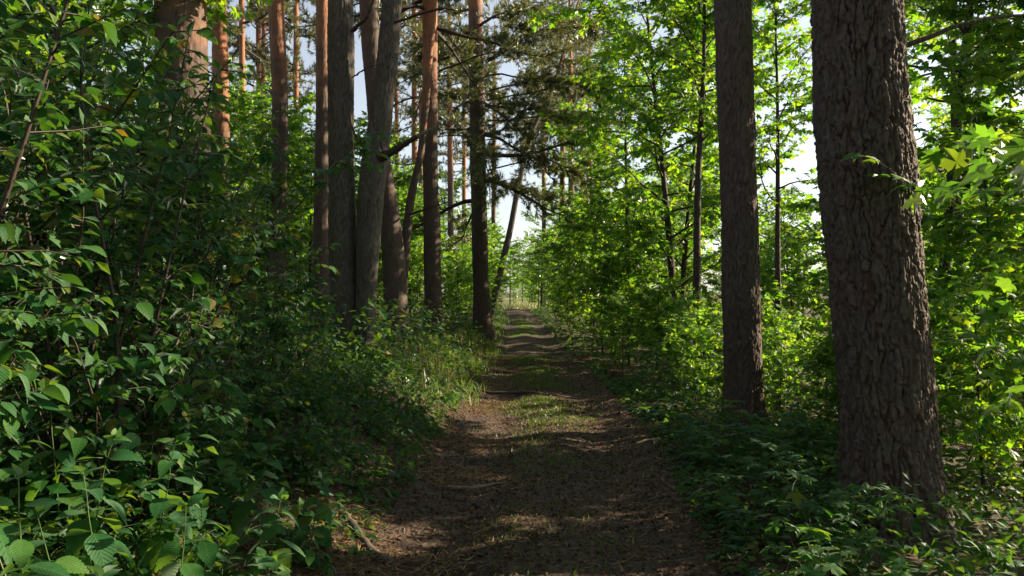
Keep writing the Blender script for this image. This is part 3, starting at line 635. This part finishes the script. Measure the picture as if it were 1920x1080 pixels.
def band(n, keys, xf, y0, y1, label, group, name, smin=.85, smax=1.15, jit=.6, cat='tree', seed=1):
    rg = random.Random(seed)
    for k in range(n):
        y = y0+(y1-y0)*(k+rg.random())/n; a, b = xf(y); x = a+(b-a)*rg.random()
        maple_at(keys[k % len(keys)], x, y, label, group, rg.random()*6.28, rg.uniform(smin, smax), name, cat)
# right of the path
def spots(L, label, group, name, cat='tree'):
    for k, (x, y, key, sc_) in enumerate(L): maple_at(key, x, y, label, group, (k*2.39) % 6.28, sc_, name, cat)
spots([(3.8, 16.4, 'high_a', 1.0), (4.1, 19.5, 'tree_b', 1.15), (4.9, 23.5, 'tree_b', 1.1), (5.6, 18.8, 'high_b', .95), (3.4, 23, 'tree_a', 1.1), (3.2, 27, 'tree_a', .9)], 'tall leafy maple in the dense thicket right of the path', 'maples in the right thicket', 'maple_tree')
spots([(2.75, 11.9, 'sap_d', .5), (2.75, 15.2, 'sap_d', .75), (2.7, 18.4, 'sap_a', .7), (2.4, 21, 'sap_b', .9), (2.5, 24.3, 'sap_a', .9), (2.9, 27.5, 'sap_a', 1), (2.4, 31, 'sap_b', 1), (2.7, 35, 'sap_a', 1), (2.3, 39, 'sap_b', 1), (2.2, 43, 'sap_b', .9), (2.1, 47, 'sap_c', .9), (3.7, 30, 'sap_c', 1), (4.1, 36, 'sap_c', 1.1), (4.2, 42, 'sap_c', 1)],
      'leafy maple sapling lining the right side of the path', 'maple saplings along the right of the path', 'maple_sapling')
spots([(5.4, 28, 'tree_c', .85), (6.5, 33, 'tree_c', .85), (7.5, 27, 'tree_a', .8), (8.5, 38, 'tree_b', .8), (7, 44, 'tree_c', .9)], 'maple at the back of the right thicket near the path end', 'maples behind the right thicket', 'maple_tree')
spots([(5.35, 8.9, 'sap_a', .8), (6.5, 15.2, 'sap_a', .95), (3.75, 9.5, 'sap_d', .5), (5.0, 14.8, 'sap_d', 1), (8.0, 15.8, 'sap_a', 1), (4.3, 8.6, 'sap_d', .85), (5.2, 7.7, 'sap_d', .7), (5.8, 8.8, 'sap_d', .8), (6.9, 10.2, 'sap_b', .7), (7.4, 11.4, 'sap_d', 1), (6.6, 11.9, 'sap_d', .9), (8.6, 12.8, 'sap_b', 1), (4.2, 12.9, 'sap_d', .5), (3.5, 7.0, 'sap_d', .45), (4.3, 6.7, 'sap_d', .5), (4.9, 9.2, 'sap_d', .6), (3.6, 8.7, 'sap_d', .5)], 'backlit maple sapling seen between and behind the two right-hand pines', 'saplings behind the right pines', 'maple_sapling')
spots([(8.3, 14.4, 'high_a', 1.15), (4.3, 12.9, 'open_a', .95), (5.4, 10.2, 'high_a', .9), (7.3, 10.9, 'high_b', .95), (8.2, 17.5, 'open_a', 1.1), (9.8, 17.4, 'tree_c', .85), (9.9, 20, 'tree_c', .8), (12.3, 20.5, 'open_a', 1), (13.2, 25, 'tree_a', .9)], 'loose-crowned maple behind the thickest pine with white sky showing through', 'loose maples at the wood edge', 'maple_tree')
spots([(6.5, 18, 'sap_b', 1), (8, 22, 'sap_b', 1), (10.5, 17.5, 'sap_a', 1), (10.5, 24, 'sap_a', 1), (13, 28, 'sap_c', 1.1), (9, 29, 'sap_a', 1), (11.5, 33, 'sap_c', 1.2), (15, 31, 'tree_c', .9), (15, 24, 'sap_b', 1.1), (18, 30, 'tree_c', 1)], 'bushy maple sapling filling the wood edge far behind the right pines', 'bushy saplings at the wood edge', 'maple_sapling')
spots([(3.75, 6.3, 'sap_d', .7), (4.6, 7.4, 'sap_d', .8), (3.9, 7.9, 'sap_d', .6)], 'young maple growing right of the thickest pine foot', 'young maples beside the thickest pine', 'maple_sapling')
band(14, ['sap_d', 'sap_b'], lambda y: (2.0, 3.2), 15, 48, 'waist-high maple bush crowding the right edge of the path', 'low maple bushes by the path', 'maple_bush', .5, .75, seed=7, cat='bush')
band(14, ['sap_d'], lambda y: (2.4, 4.6), 8.8, 24, 'rounded maple bush in the green slope right of the path', 'maple bushes on the right slope', 'maple_bush', .45, .65, seed=18, cat='bush')
spots([(6.0, 7.8, 'high_a', 1), (8.4, 10.4, 'high_b', 1), (7.0, 4.2, 'high_a', .95), (5.7, 8.5, 'sap_c', 1), (7.8, 8.7, 'tree_c', 1), (6.3, 6.2, 'sap_b', .85)], 'high-crowned maple added for shade, unseen just outside the right edge of the picture', 'unseen shade maples beyond the right picture edge', 'maple_tree')  # unseen trees, added to shade the path and the left shrubs
spots([(4.8, .6, 'tree_a', 1), (6.6, 3, 'tree_c', 1), (-4.8, .4, 'tree_b', 1), (-3.4, -4.5, 'tree_a', 1), (.8, -7, 'tree_b', 1.1), (4.2, -4, 'tree_c', 1), (-6, 3.5, 'tree_a', 1), (-.5, -11, 'tree_b', 1.2)], 'unseen maple added for shade beside or behind the viewpoint, outside the picture', 'unseen shade maples around the viewpoint', 'maple_tree')  # unseen trees, added to hold back sky light from behind the camera
# left of the path, behind the pines
band(34, ['sap_a', 'sap_b', 'sap_c', 'sap_d'], lambda y: (-1.5-.07*y, -2.6-.42*y), 17.5, 46, 'sunlit maple sapling in the undergrowth behind the left pines', 'saplings behind the left pines', 'maple_sapling', seed=9)
band(9, ['tree_c', 'sap_c', 'tree_c'], lambda y: (-.10*y-.8, -.28*y-1), 24, 46, 'taller maple rising behind the left pine trunks', 'taller maples behind the left pines', 'maple_tree', .75, .95, seed=21)
band(12, ['tree_a', 'tree_c'], lambda y: (-6-.1*y, -8-.5*y), 16, 50, 'leafy maple deep in the wood on the left', 'maples deep in the left wood', 'maple_tree', seed=10)
band(14, ['sap_d', 'sap_b', 'sap_d'], lambda y: (-1.1, -2.4), 25.5, 54, 'small maple bush on the left edge of the far path', 'bushes at the left of the far path', 'maple_bush', .6, .9, seed=11, cat='bush')
band(9, ['sap_c', 'tree_c', 'sap_a'], lambda y: (-.46*y-.6, -.72*y-.6), 8.5, 16, 'leafy maple filling the gap behind the left bushes', 'maples behind the left bushes', 'maple_tree', seed=12)
# closing the view at the end of the path
for k, (x, y, key) in enumerate([(-9, 62, 'tree_b'), (-5.5, 58, 'tree_a'), (5.5, 56, 'tree_c'), (8.5, 60, 'tree_b'), (12, 56, 'tree_a'), (-13, 60, 'tree_c'), (4.2, 50, 'sap_c'), (-3.2, 55, 'sap_a'), (3.0, 54, 'sap_b'), (-4.4, 50, 'sap_c'), (2.4, 60, 'sap_a'), (-2.6, 63, 'sap_d'), (1.9, 52, 'open_a'), (-1.9, 47, 'sap_a'), (-1.5, 57, 'sap_d'), (1.9, 66, 'sap_d'), (-1.5, 42, 'sap_b'), (-1.2, 52, 'sap_a'), (1.9, 57, 'sap_b'), (-.2, 70, 'sap_c'), (1.6, 74, 'sap_a'), (-2.2, 74, 'tree_c'), (4, 72, 'tree_c'), (3.4, 66, 'tree_a'), (-3.6, 68, 'tree_a'), (-1.15, 31.2, 'sap_d'), (-1.1, 58, 'sap_d'), (1.5, 62, 'sap_d'), (-3.5, 84, 'sap_b'), (.2, 90, 'sap_d'), (2.4, 92, 'sap_b'), (4.5, 86, 'sap_a'), (-1.8, 96, 'sap_a'), (1.3, 100, 'tree_c'), (-5, 98, 'tree_a')]):
    maple_at(key, x, y, 'distant maple where the path leaves the wood', 'distant maples at the wood end', k*1.7, 1.1)
for k in range(26):
    x = -46+3.6*k+random.uniform(-1, 1)
    maple_at(('tree_a', 'tree_b', 'tree_c')[k % 3], x, 118+random.uniform(-6, 6), 'hazy tree in the row beyond the meadow', 'tree row beyond the meadow', k*2.1, random.uniform(.7, 1.0))

# ------------------------------------------------------------------ near plants, every large leaf its own part
rg = random.Random(2)
SHRUBS = [(-2.75, 3.3, 3.3, 250), (-2.35, 4.2, 2.9, 250), (-3.35, 4.7, 3.7, 250), (-2.4, 5.3, 2.3, 220), (-3.35, 5.9, 2.5, 240), (-3.9, 6.2, 4.4, 200), (-2.95, 6.9, 3.0, 220), (-3.6, 7.6, 3.3, 200), (-3.3, 8.6, 2.3, 160), (-4.6, 8.2, 4.6, 120), (-2.0, 3.95, 1.3, 110), (-1.95, 4.9, 1.2, 110), (-2.15, 6.0, 1.4, 110), (-2.4, 7.4, 1.5, 100), (-3.1, 9.3, 1.2, 60), (-2.5, 2.75, 1.5, 90)]
SH_LAB = ['leafy shrub nearest the camera at the left edge, dull green ovate leaves', 'leafy shrub second in the left bush row, leaning towards the path', 'tall leafy shrub at the back of the left bush row near the left edge',
          'lower leafy shrub in front of the tall left bushes', 'tall leafy shrub in the middle of the left bush row', 'tallest shrub at the back of the left bush row', 'leafy shrub in front of the big half-hidden pine',
          'tall shrub behind the big half-hidden pine foot', 'last low shrub of the left row, next to the trunk pair', 'high shrub deep behind the left bush row', 'waist-high shrub at the front of the left bushes, above the nettles', 'waist-high shrub second along the front of the left bushes', 'waist-high shrub third along the front of the left bushes',
          'waist-high shrub fourth along the front of the left bushes', 'waist-high shrub closest to the trunk pair', 'waist-high shrub against the left edge behind the nettles']
for k, (x, y, H, n) in enumerate(SHRUBS):
    root = thing('leafy_shrub', SH_LAB[k], 'shrub', (x, y, float(hgt(x, y))), 'leafy shrubs along the left')
    sz = (.105, .10, .13, .095, .125, .12, .14, .12, .11, .13, .09, .085, .10, .095, .10, .09)[k]
    W, L = grow_shrub(200+k, H, 12, .42, sz, gap=.045+sz*.11, twgap=.075, low=.05 if k in (1, 3, 6) or k > 9 else .12, var=.75)
    lob = k in (2, 4, 6)
    plant_parts(root, W, L, M_RED_STEM, 'lobed_leaf' if lob else 'shrub_leaf', T_MIX_HI if lob else T_OV_HI, T_MIX if lob else T_OV, G_DOG, n, np.random.default_rng(k), 'stem', 'foliage')
NET = [(-1.15, 2.6, .55), (-1.45, 2.75, .7), (-1.3, 3.4, .5), (-.95, 2.95, .38), (-1.55, 3.05, .65), (-1.75, 3.25, .7), (-1.05, 3.6, .35), (-1.5, 3.8, .5), (-1.2, 2.1, .6), (-.85, 2.55, .3), (-1.02, 1.72, .78), (-1.3, 1.95, .7), (-.8, 2.05, .5), (-1.25, 2.25, .62), (-1.5, 2.5, .8), (-1.05, 2.75, .5), (-1.75, 2.9, .85), (-1.3, 3.1, .6), (-1.0, 3.3, .42), (-1.6, 3.5, .7), (-1.2, 3.8, .5), (-1.95, 3.5, .8), (-1.35, 4.2, .55), (-1.7, 4.4, .6), (-1.15, 4.6, .4), (-1.9, 2.4, .9), (-.95, 2.4, .4)]
for k, (x, y, H) in enumerate(NET):
    root = thing('nettle', ('tall nettle with toothed drooping leaves against the left edge' if x < -1.5 else 'nettle with big toothed leaves in the bottom left corner' if y < 2.5 else 'short nettle with toothed leaves at the path side of the nettle patch'), 'nettle', (x, y, float(hgt(x, y))), 'nettles in the left foreground')
    W, L = grow_nettle(300+k, H, .2 if k in (8, 10, 11) else .17, 7); plant_parts(root, W, L, M_STEM, 'nettle_leaf', T_NET, T_NET, G_NET, 60, stem='stem')
rg = np.random.default_rng(77)
SL = ['low maple seedling in the closest bottom corner of the seedling carpet', 'short maple seedling in front of the thickest pine', 'maple seedling at the path edge level with the thickest pine', 'maple seedling between the thickest pine and the mid-sized pine', 'maple seedling at the foot of the mid-sized pine']
SEED = []
while len(SEED) < 46:
    y = rg.uniform(3.2, 9.0); x = path_c(y)+path_w(y)+rg.uniform(.05, 1.9)
    if all((x-a)**2+(y-b)**2 > .05 for a, b in SEED) and math.hypot(x-2.68, y-5.6) > .5: SEED.append((x, y))
for k, (x, y) in enumerate(sorted(SEED, key=lambda q: q[1])):
    e = x-path_c(y)-path_w(y); H = .24+.44*min(1, e/.9)*rg.uniform(.4, 1.2)
    if x > 1.9 and y < 5.9: H = rg.uniform(.2, .42)
    root = thing('maple_seedling', SL[0 if y < 4.6 else 1 if y < 5.9 and x > 1.9 else 2 if y < 6.6 else 3 if y < 8 else 4], 'seedling', (x, y, float(hgt(x, y))), 'maple seedlings on the right verge')
    W, L = grow_seedling(400+k, H, .125, 3); plant_parts(root, W, L, M_STEM, 'maple_leaf', T_MAPLE_HI, T_MAPLE, G_MAPLE_N, 45 if y < 6.5 else 22, np.random.default_rng(k), 'stem', 'foliage')
# broad-leaved sapling at the right edge, close to the camera
for k, (x, y, H, s, lab) in enumerate([(3.0, 3.9, 3.6, .2, 'thin maple sapling with big leaves at the right edge, closest to the camera'), (3.3, 4.9, 3.2, .17, 'thin maple sapling with big leaves just right of the thickest pine')]):
    root = thing('maple_sapling', lab, 'tree', (x, y, float(hgt(x, y))))
    W, L = grow_maple(500+k, H, .85, .2, 12, s, .03, .016, .16, .55); plant_parts(root, W, L, B_TWIG, 'maple_leaf', T_MAPLE_HI, T_MAPLE, G_MAPLE_N, 220, np.random.default_rng(k), 'trunk', 'foliage')
# low leafy herbs on the left bank
rg = np.random.default_rng(78)
for k in range(120):
    y = 3.2+9*rg.random()**1.5; x = path_c(y)-path_w(y)-.02-1.5*rg.random(); H = rg.uniform(.18, .58)*(.45+.55*min(1, (path_c(y)-path_w(y)-x)/.5))
    root = thing('bank_herb', ('low leafy herb at the start of the left bank beside the nettles' if y < 4.2 else 'low leafy herb on the left bank below the nearest shrubs' if y < 5.2 else 'low leafy herb on the left bank in the middle of the slope' if y < 7 else 'low leafy herb on the left bank before the trunk pair' if y < 9.6 else 'low leafy herb on the left bank beside the dry grass'), 'herb', (x, y, float(hgt(x, y))), 'herbs on the left bank')
    W, L = grow_shrub(600+k, H, 6, .9, (.07, .09, .105)[k % 3], .06, .24, .15, .08); plant_parts(root, W, L, M_STEM, 'shrub_leaf', T_OV_HI, T_OV, G_HERB, 24 if y < 6.0 else 0, np.random.default_rng(k))

# ------------------------------------------------------------------ uncountable cover
rg = np.random.default_rng(5)
def off_path(n, y0, y1, umax, right=None):
    y = y0+(y1-y0)*rg.random(n)**1.5; sd = np.where(rg.random(n) < .5, -1, 1) if right is None else np.full(n, right)
    u = path_w(y)*(.93+.12*rg.random(n))+umax*rg.random(n)**1.3; return path_c(y)+sd*u, y
def cover(name, n, y0, y1, umax, hmax, size, tm, mat, label):
    x, y = off_path(n, y0, y1, umax); den = vn(x*.9, y*.9, 6.6); k = den > .34; x, y = x[k], y[k]
    e = np.clip((np.abs(x-path_c(y))-path_w(y))/.8, .12, 1); z = hgt(x, y)+hmax*e*rg.random(len(x))**.8*(.4+vn(x*1.7, y*1.7, 3.3))
    a = rg.random(len(x))*6.28; D = np.stack([np.cos(a), np.sin(a), rg.normal(-.1, .25, len(x))], -1); N = UP+rg.normal(0, .35, (len(x), 3))
    tag(obj(name, scat_mesh(name, tm, np.stack([x, y, z], -1), D, N, size*rg.uniform(.6, 1.3, len(x)), mat, rg)), label, 'undergrowth', kind='stuff')
cover('undergrowth', 36000, 2.6, 15, 6, .42, .08, [T_OV[0], T_SIMPLE[0], T_SIMPLE[1]], G_HERB, 'low green undergrowth covering both banks of the path')
cover('undergrowth', 34000, 10, 50, 11, .9, .13, T_SIMPLE, G_HERB, 'distant green undergrowth beneath the trees')
# litter and grass
n = 42000; y = 2.3+17*rg.random(n)**1.7; u = rg.uniform(-1.9, 1.8, n); x = path_c(y)+u
z = hgt(x, y)+.012+.01*rg.random(n); a = rg.random(n)*6.28
D = np.stack([np.cos(a), np.sin(a), rg.normal(.05, .2, n)], -1); N = UP+rg.normal(0, .45, (n, 3))
tag(obj('leaf_litter', scat_mesh('leaf_litter', T_LITTER, np.stack([x, y, z], -1), D, N, rg.uniform(.012, .036, n)*np.where(rg.random(n) < .05, 1.7, 1), G_LITTER, rg)), 'brown leaf litter strewn over the trodden path', 'leaf litter', kind='stuff')
# dry straw and needle mats, thickest along the left rut and its edge
n = 30000; y = 3.2+17*rg.random(n)**1.3; u = np.where(rg.random(n) < .75, rg.normal(-.8, .3, n), rg.uniform(-1.4, 1.2, n)); x = path_c(y)+u; k = vn(x*1.9+3, y*1.3, 8.8) > .45; x, y = x[k], y[k]; n = len(x)
a = rg.normal(.3, .9, n); D = np.stack([np.cos(a), np.sin(a), rg.normal(.02, .1, n)], -1); N = UP+rg.normal(0, .25, (n, 3))
G_STRAW = leaf_mat('straw', [(0, (.12, .07, .04)), (.5, (.24, .15, .085)), (1, (.38, .26, .15))], [(0, (.1, .06, .03)), (1, (.3, .2, .1))], trans=.2, gloss=.05)  # real straw, its pale tone also put in to brighten the rut's sun patch
tag(obj('needle_litter', scat_mesh('needle_litter', [simple(.045, .3, .1), simple(.06, -.3, .1)], np.stack([x, y, hgt(x, y)+.016+.008*rg.random(n)], -1), D, N, rg.uniform(.04, .10, n), G_STRAW, rg)), 'dry straw and pine needles matted along the left rut', 'needle litter', kind='stuff')
W = Geo()
for k in range(700):
    yy = 2.4+13*rg.random()**1.5; xx = path_c(yy)+rg.uniform(-1.8, 1.6); a = rg.random()*6.28; l = rg.uniform(.04, .2)
    q = np.array([[xx+math.cos(a)*l*t, yy+math.sin(a)*l*t, 0] for t in (-.5, 0, .5)]); q[:, 2] = hgt(q[:, 0], q[:, 1])+.018+rg.random()*.01; q[1, :2] += rg.normal(0, l*.07, 2); W.tube(q, np.array([1, .9, .5])*rg.uniform(.0015, .004), 4)
tag(obj('twig_litter', W.mesh('twig_litter', M_DEADWOOD)), 'fine dry twigs scattered on the path', 'twigs', kind='stuff')
def blades(name, xs, ys, hs, mat, label, w=.006, cat='grass'):
    n = len(xs); a = rg.random(n)*6.28; b = rg.normal(0, .35, (n, 2)); P = np.stack([xs, ys, hgt(xs, ys)], -1); s = np.stack([np.cos(a), np.sin(a), 0*a], -1)*w
    m1 = P+np.stack([b[:, 0]*hs*.35, b[:, 1]*hs*.35, hs*.6], -1); tp = P+np.stack([b[:, 0]*hs*1.1, b[:, 1]*hs*1.1, hs*.95], -1)
    V = np.stack([P-s, P+s, m1+s*.7, m1-s*.7, tp], 1).reshape(-1, 3); T = np.array([[0, 1, 2], [0, 2, 3], [3, 2, 4]])[None]+(np.arange(n)*5)[:, None, None]
    tag(obj(name, mesh(name, V, T.reshape(-1, 3), mat, uv=np.zeros((len(V), 2)))), label, cat, kind='stuff')
def tufts(nt, per, xf, sp, h0, h1):
    X, Y, Hs = [], [], []
    for k in range(nt):
        x, y = xf(); m = int(per*rg.uniform(.4, 1.5)); X.append(x+rg.normal(0, sp, m)); Y.append(y+rg.normal(0, sp, m)); Hs.append(rg.uniform(h0, h1, m)*rg.uniform(.6, 1.1))
    return np.concatenate(X), np.concatenate(Y), np.concatenate(Hs)
def mid_strip():
    y = 4+34*rg.random()**1.1; dens = np.interp(y, [4, 7, 9, 10.5, 40], [.002, .006, .05, 1, 1])
    while rg.random() > dens: y = 4+34*rg.random()**1.3
    x = float(path_c(y))+rg.normal(-.05, .3)
    return (x, y) if vn(x*1.6, y*.8, 7.7) > .42 else mid_strip()
blades('grass', *tufts(2200, 17, mid_strip, .10, .012, .065), G_GRASS, 'short green grass strip along the middle of the path', .004)
def left_verge():
    y = rg.uniform(10, 40); return float(path_c(y)-path_w(y))-rg.uniform(-.25, .9), y
blades('grass', *tufts(420, 16, left_verge, .1, .08, .3), G_GRASS, 'longer green grass along the left verge below the trunks', .005)
def dry_verge():
    y = rg.uniform(9, 22); return float(path_c(y)-path_w(y))-rg.uniform(-.05, .8), y
blades('dry_grass', *tufts(80, 10, dry_verge, .14, .10, .3), G_DRY, 'dry golden grass stalks on the left verge', .004)
def meadow_f(): return rg.uniform(-14, 14), rg.uniform(60, 95)
G_MEADOW = leaf_mat('meadow_blade', [(0, (.10, .14, .04)), (.5, (.2, .2, .09)), (1, (.34, .3, .18))], [(0, (.2, .3, .06)), (1, (.45, .4, .2))], trans=.4, gloss=.1)
blades('meadow_grass', *tufts(900, 14, meadow_f, .35, .2, .6), G_MEADOW, 'pale tall grass of the sunlit meadow past the wood', .02)

# ------------------------------------------------------------------ single things lying on the path
def stick(name, label, pts, radii, mat, cat='branch', k=8, cut=None):
    pts = [np.array([a, b, float(hgt(a, b))+c]) for a, b, c in pts]; base = pts[0].copy(); root = thing(name, label, cat, base)
    bar('shaft', root, [p-base for p in pts], radii, mat, k)
    if cut:
        g = Geo(); p = pts[0]-base; d = nrm(pts[0]-pts[1]); g.tube([p-d*.01, p+d*.004, p+d*.006], [radii[0]*.98, radii[0]*.96, .001], k); obj('cut_end', g.mesh('cut_end', M_CUT), root)
    return root
stick('fallen_branch', 'grey fallen branch with pale cut end lying across the left rut', [(-.52, 6.55, .012), (-.3, 6.62, .016), (-.12, 6.75, .02), (.06, 6.82, .005)], [.022, .019, .013, .006], M_DEADWOOD, cut=True)
stick('stick', 'short pale stick lying on the right rut of the path', [(1.3, 8.35, .02), (1.45, 8.5, .03), (1.55, 8.55, .03)], [.012, .012, .008], M_CUT)
stick('tree_root', 'thick grey root running out of the left bank into the path', [(-1.15, 5.35, -.01), (-1.0, 5.1, .015), (-.88, 4.9, .012), (-.7, 4.72, .002), (-.45, 4.6, -.02)], [.03, .032, .028, .022, .012], M_ROOT, 'root')
stick('tree_root', 'dark root crossing the grass strip further up the path', [(-.7, 12.6, .0), (-.3, 12.4, .03), (.2, 12.5, .035), (.7, 12.2, .03), (1.2, 12.3, -.02)], [.015, .025, .025, .02, .01], M_ROOT, 'root')
stick('tree_root', 'root step across the left rut beyond the sunlit patch', [(-.8, 16.1, .0), (-.4, 15.8, .04), (.1, 15.7, .03), (.5, 15.6, -.02)], [.02, .03, .028, .015], M_ROOT, 'root')

# ------------------------------------------------------------------ labels: say which one of its group
ORD = 'first second third fourth fifth sixth seventh eighth ninth tenth eleventh twelfth thirteenth fourteenth fifteenth sixteenth seventeenth eighteenth nineteenth twentieth'.split()
for o in C.objects:
    if o.parent is None and o.get('group') == 'saplings behind the left pines':
        px = CX+F_PX*o.location.x/o.location.y; near = 'sunlit' if o.location.y < 30 else 'small far'
        o['label'] = near+' maple sapling in the undergrowth ' + ('left of the slim orange pine' if px < 510 else 'between slim orange pine and trunk pair' if px < 615 else 'behind the trunk pair' if px < 780 else 'between reddish pine and grey pine')
    if o.parent is None and o.get('group') == 'distant maples at the wood end':
        o['label'] = ('distant maple left' if o.location.x < .3 else 'distant maple right')+' of where the path leaves the wood'
byl = {}
for o in C.objects:
    if o.parent is None and 'category' in o.keys() and 'group' in o.keys(): byl.setdefault(o['label'], []).append(o)
for lab, L in byl.items():
    if 1 < len(L) <= 20 and 'outside' not in lab:
        L.sort(key=lambda o: o.location.x/max(o.location.y, .1))
        for k, o in enumerate(L): o['label'] = ' '.join(lab.split()[:11]) + ', ' + ('leftmost of them' if k == 0 else 'rightmost of them' if k == len(L)-1 else ORD[k]+' from the left')
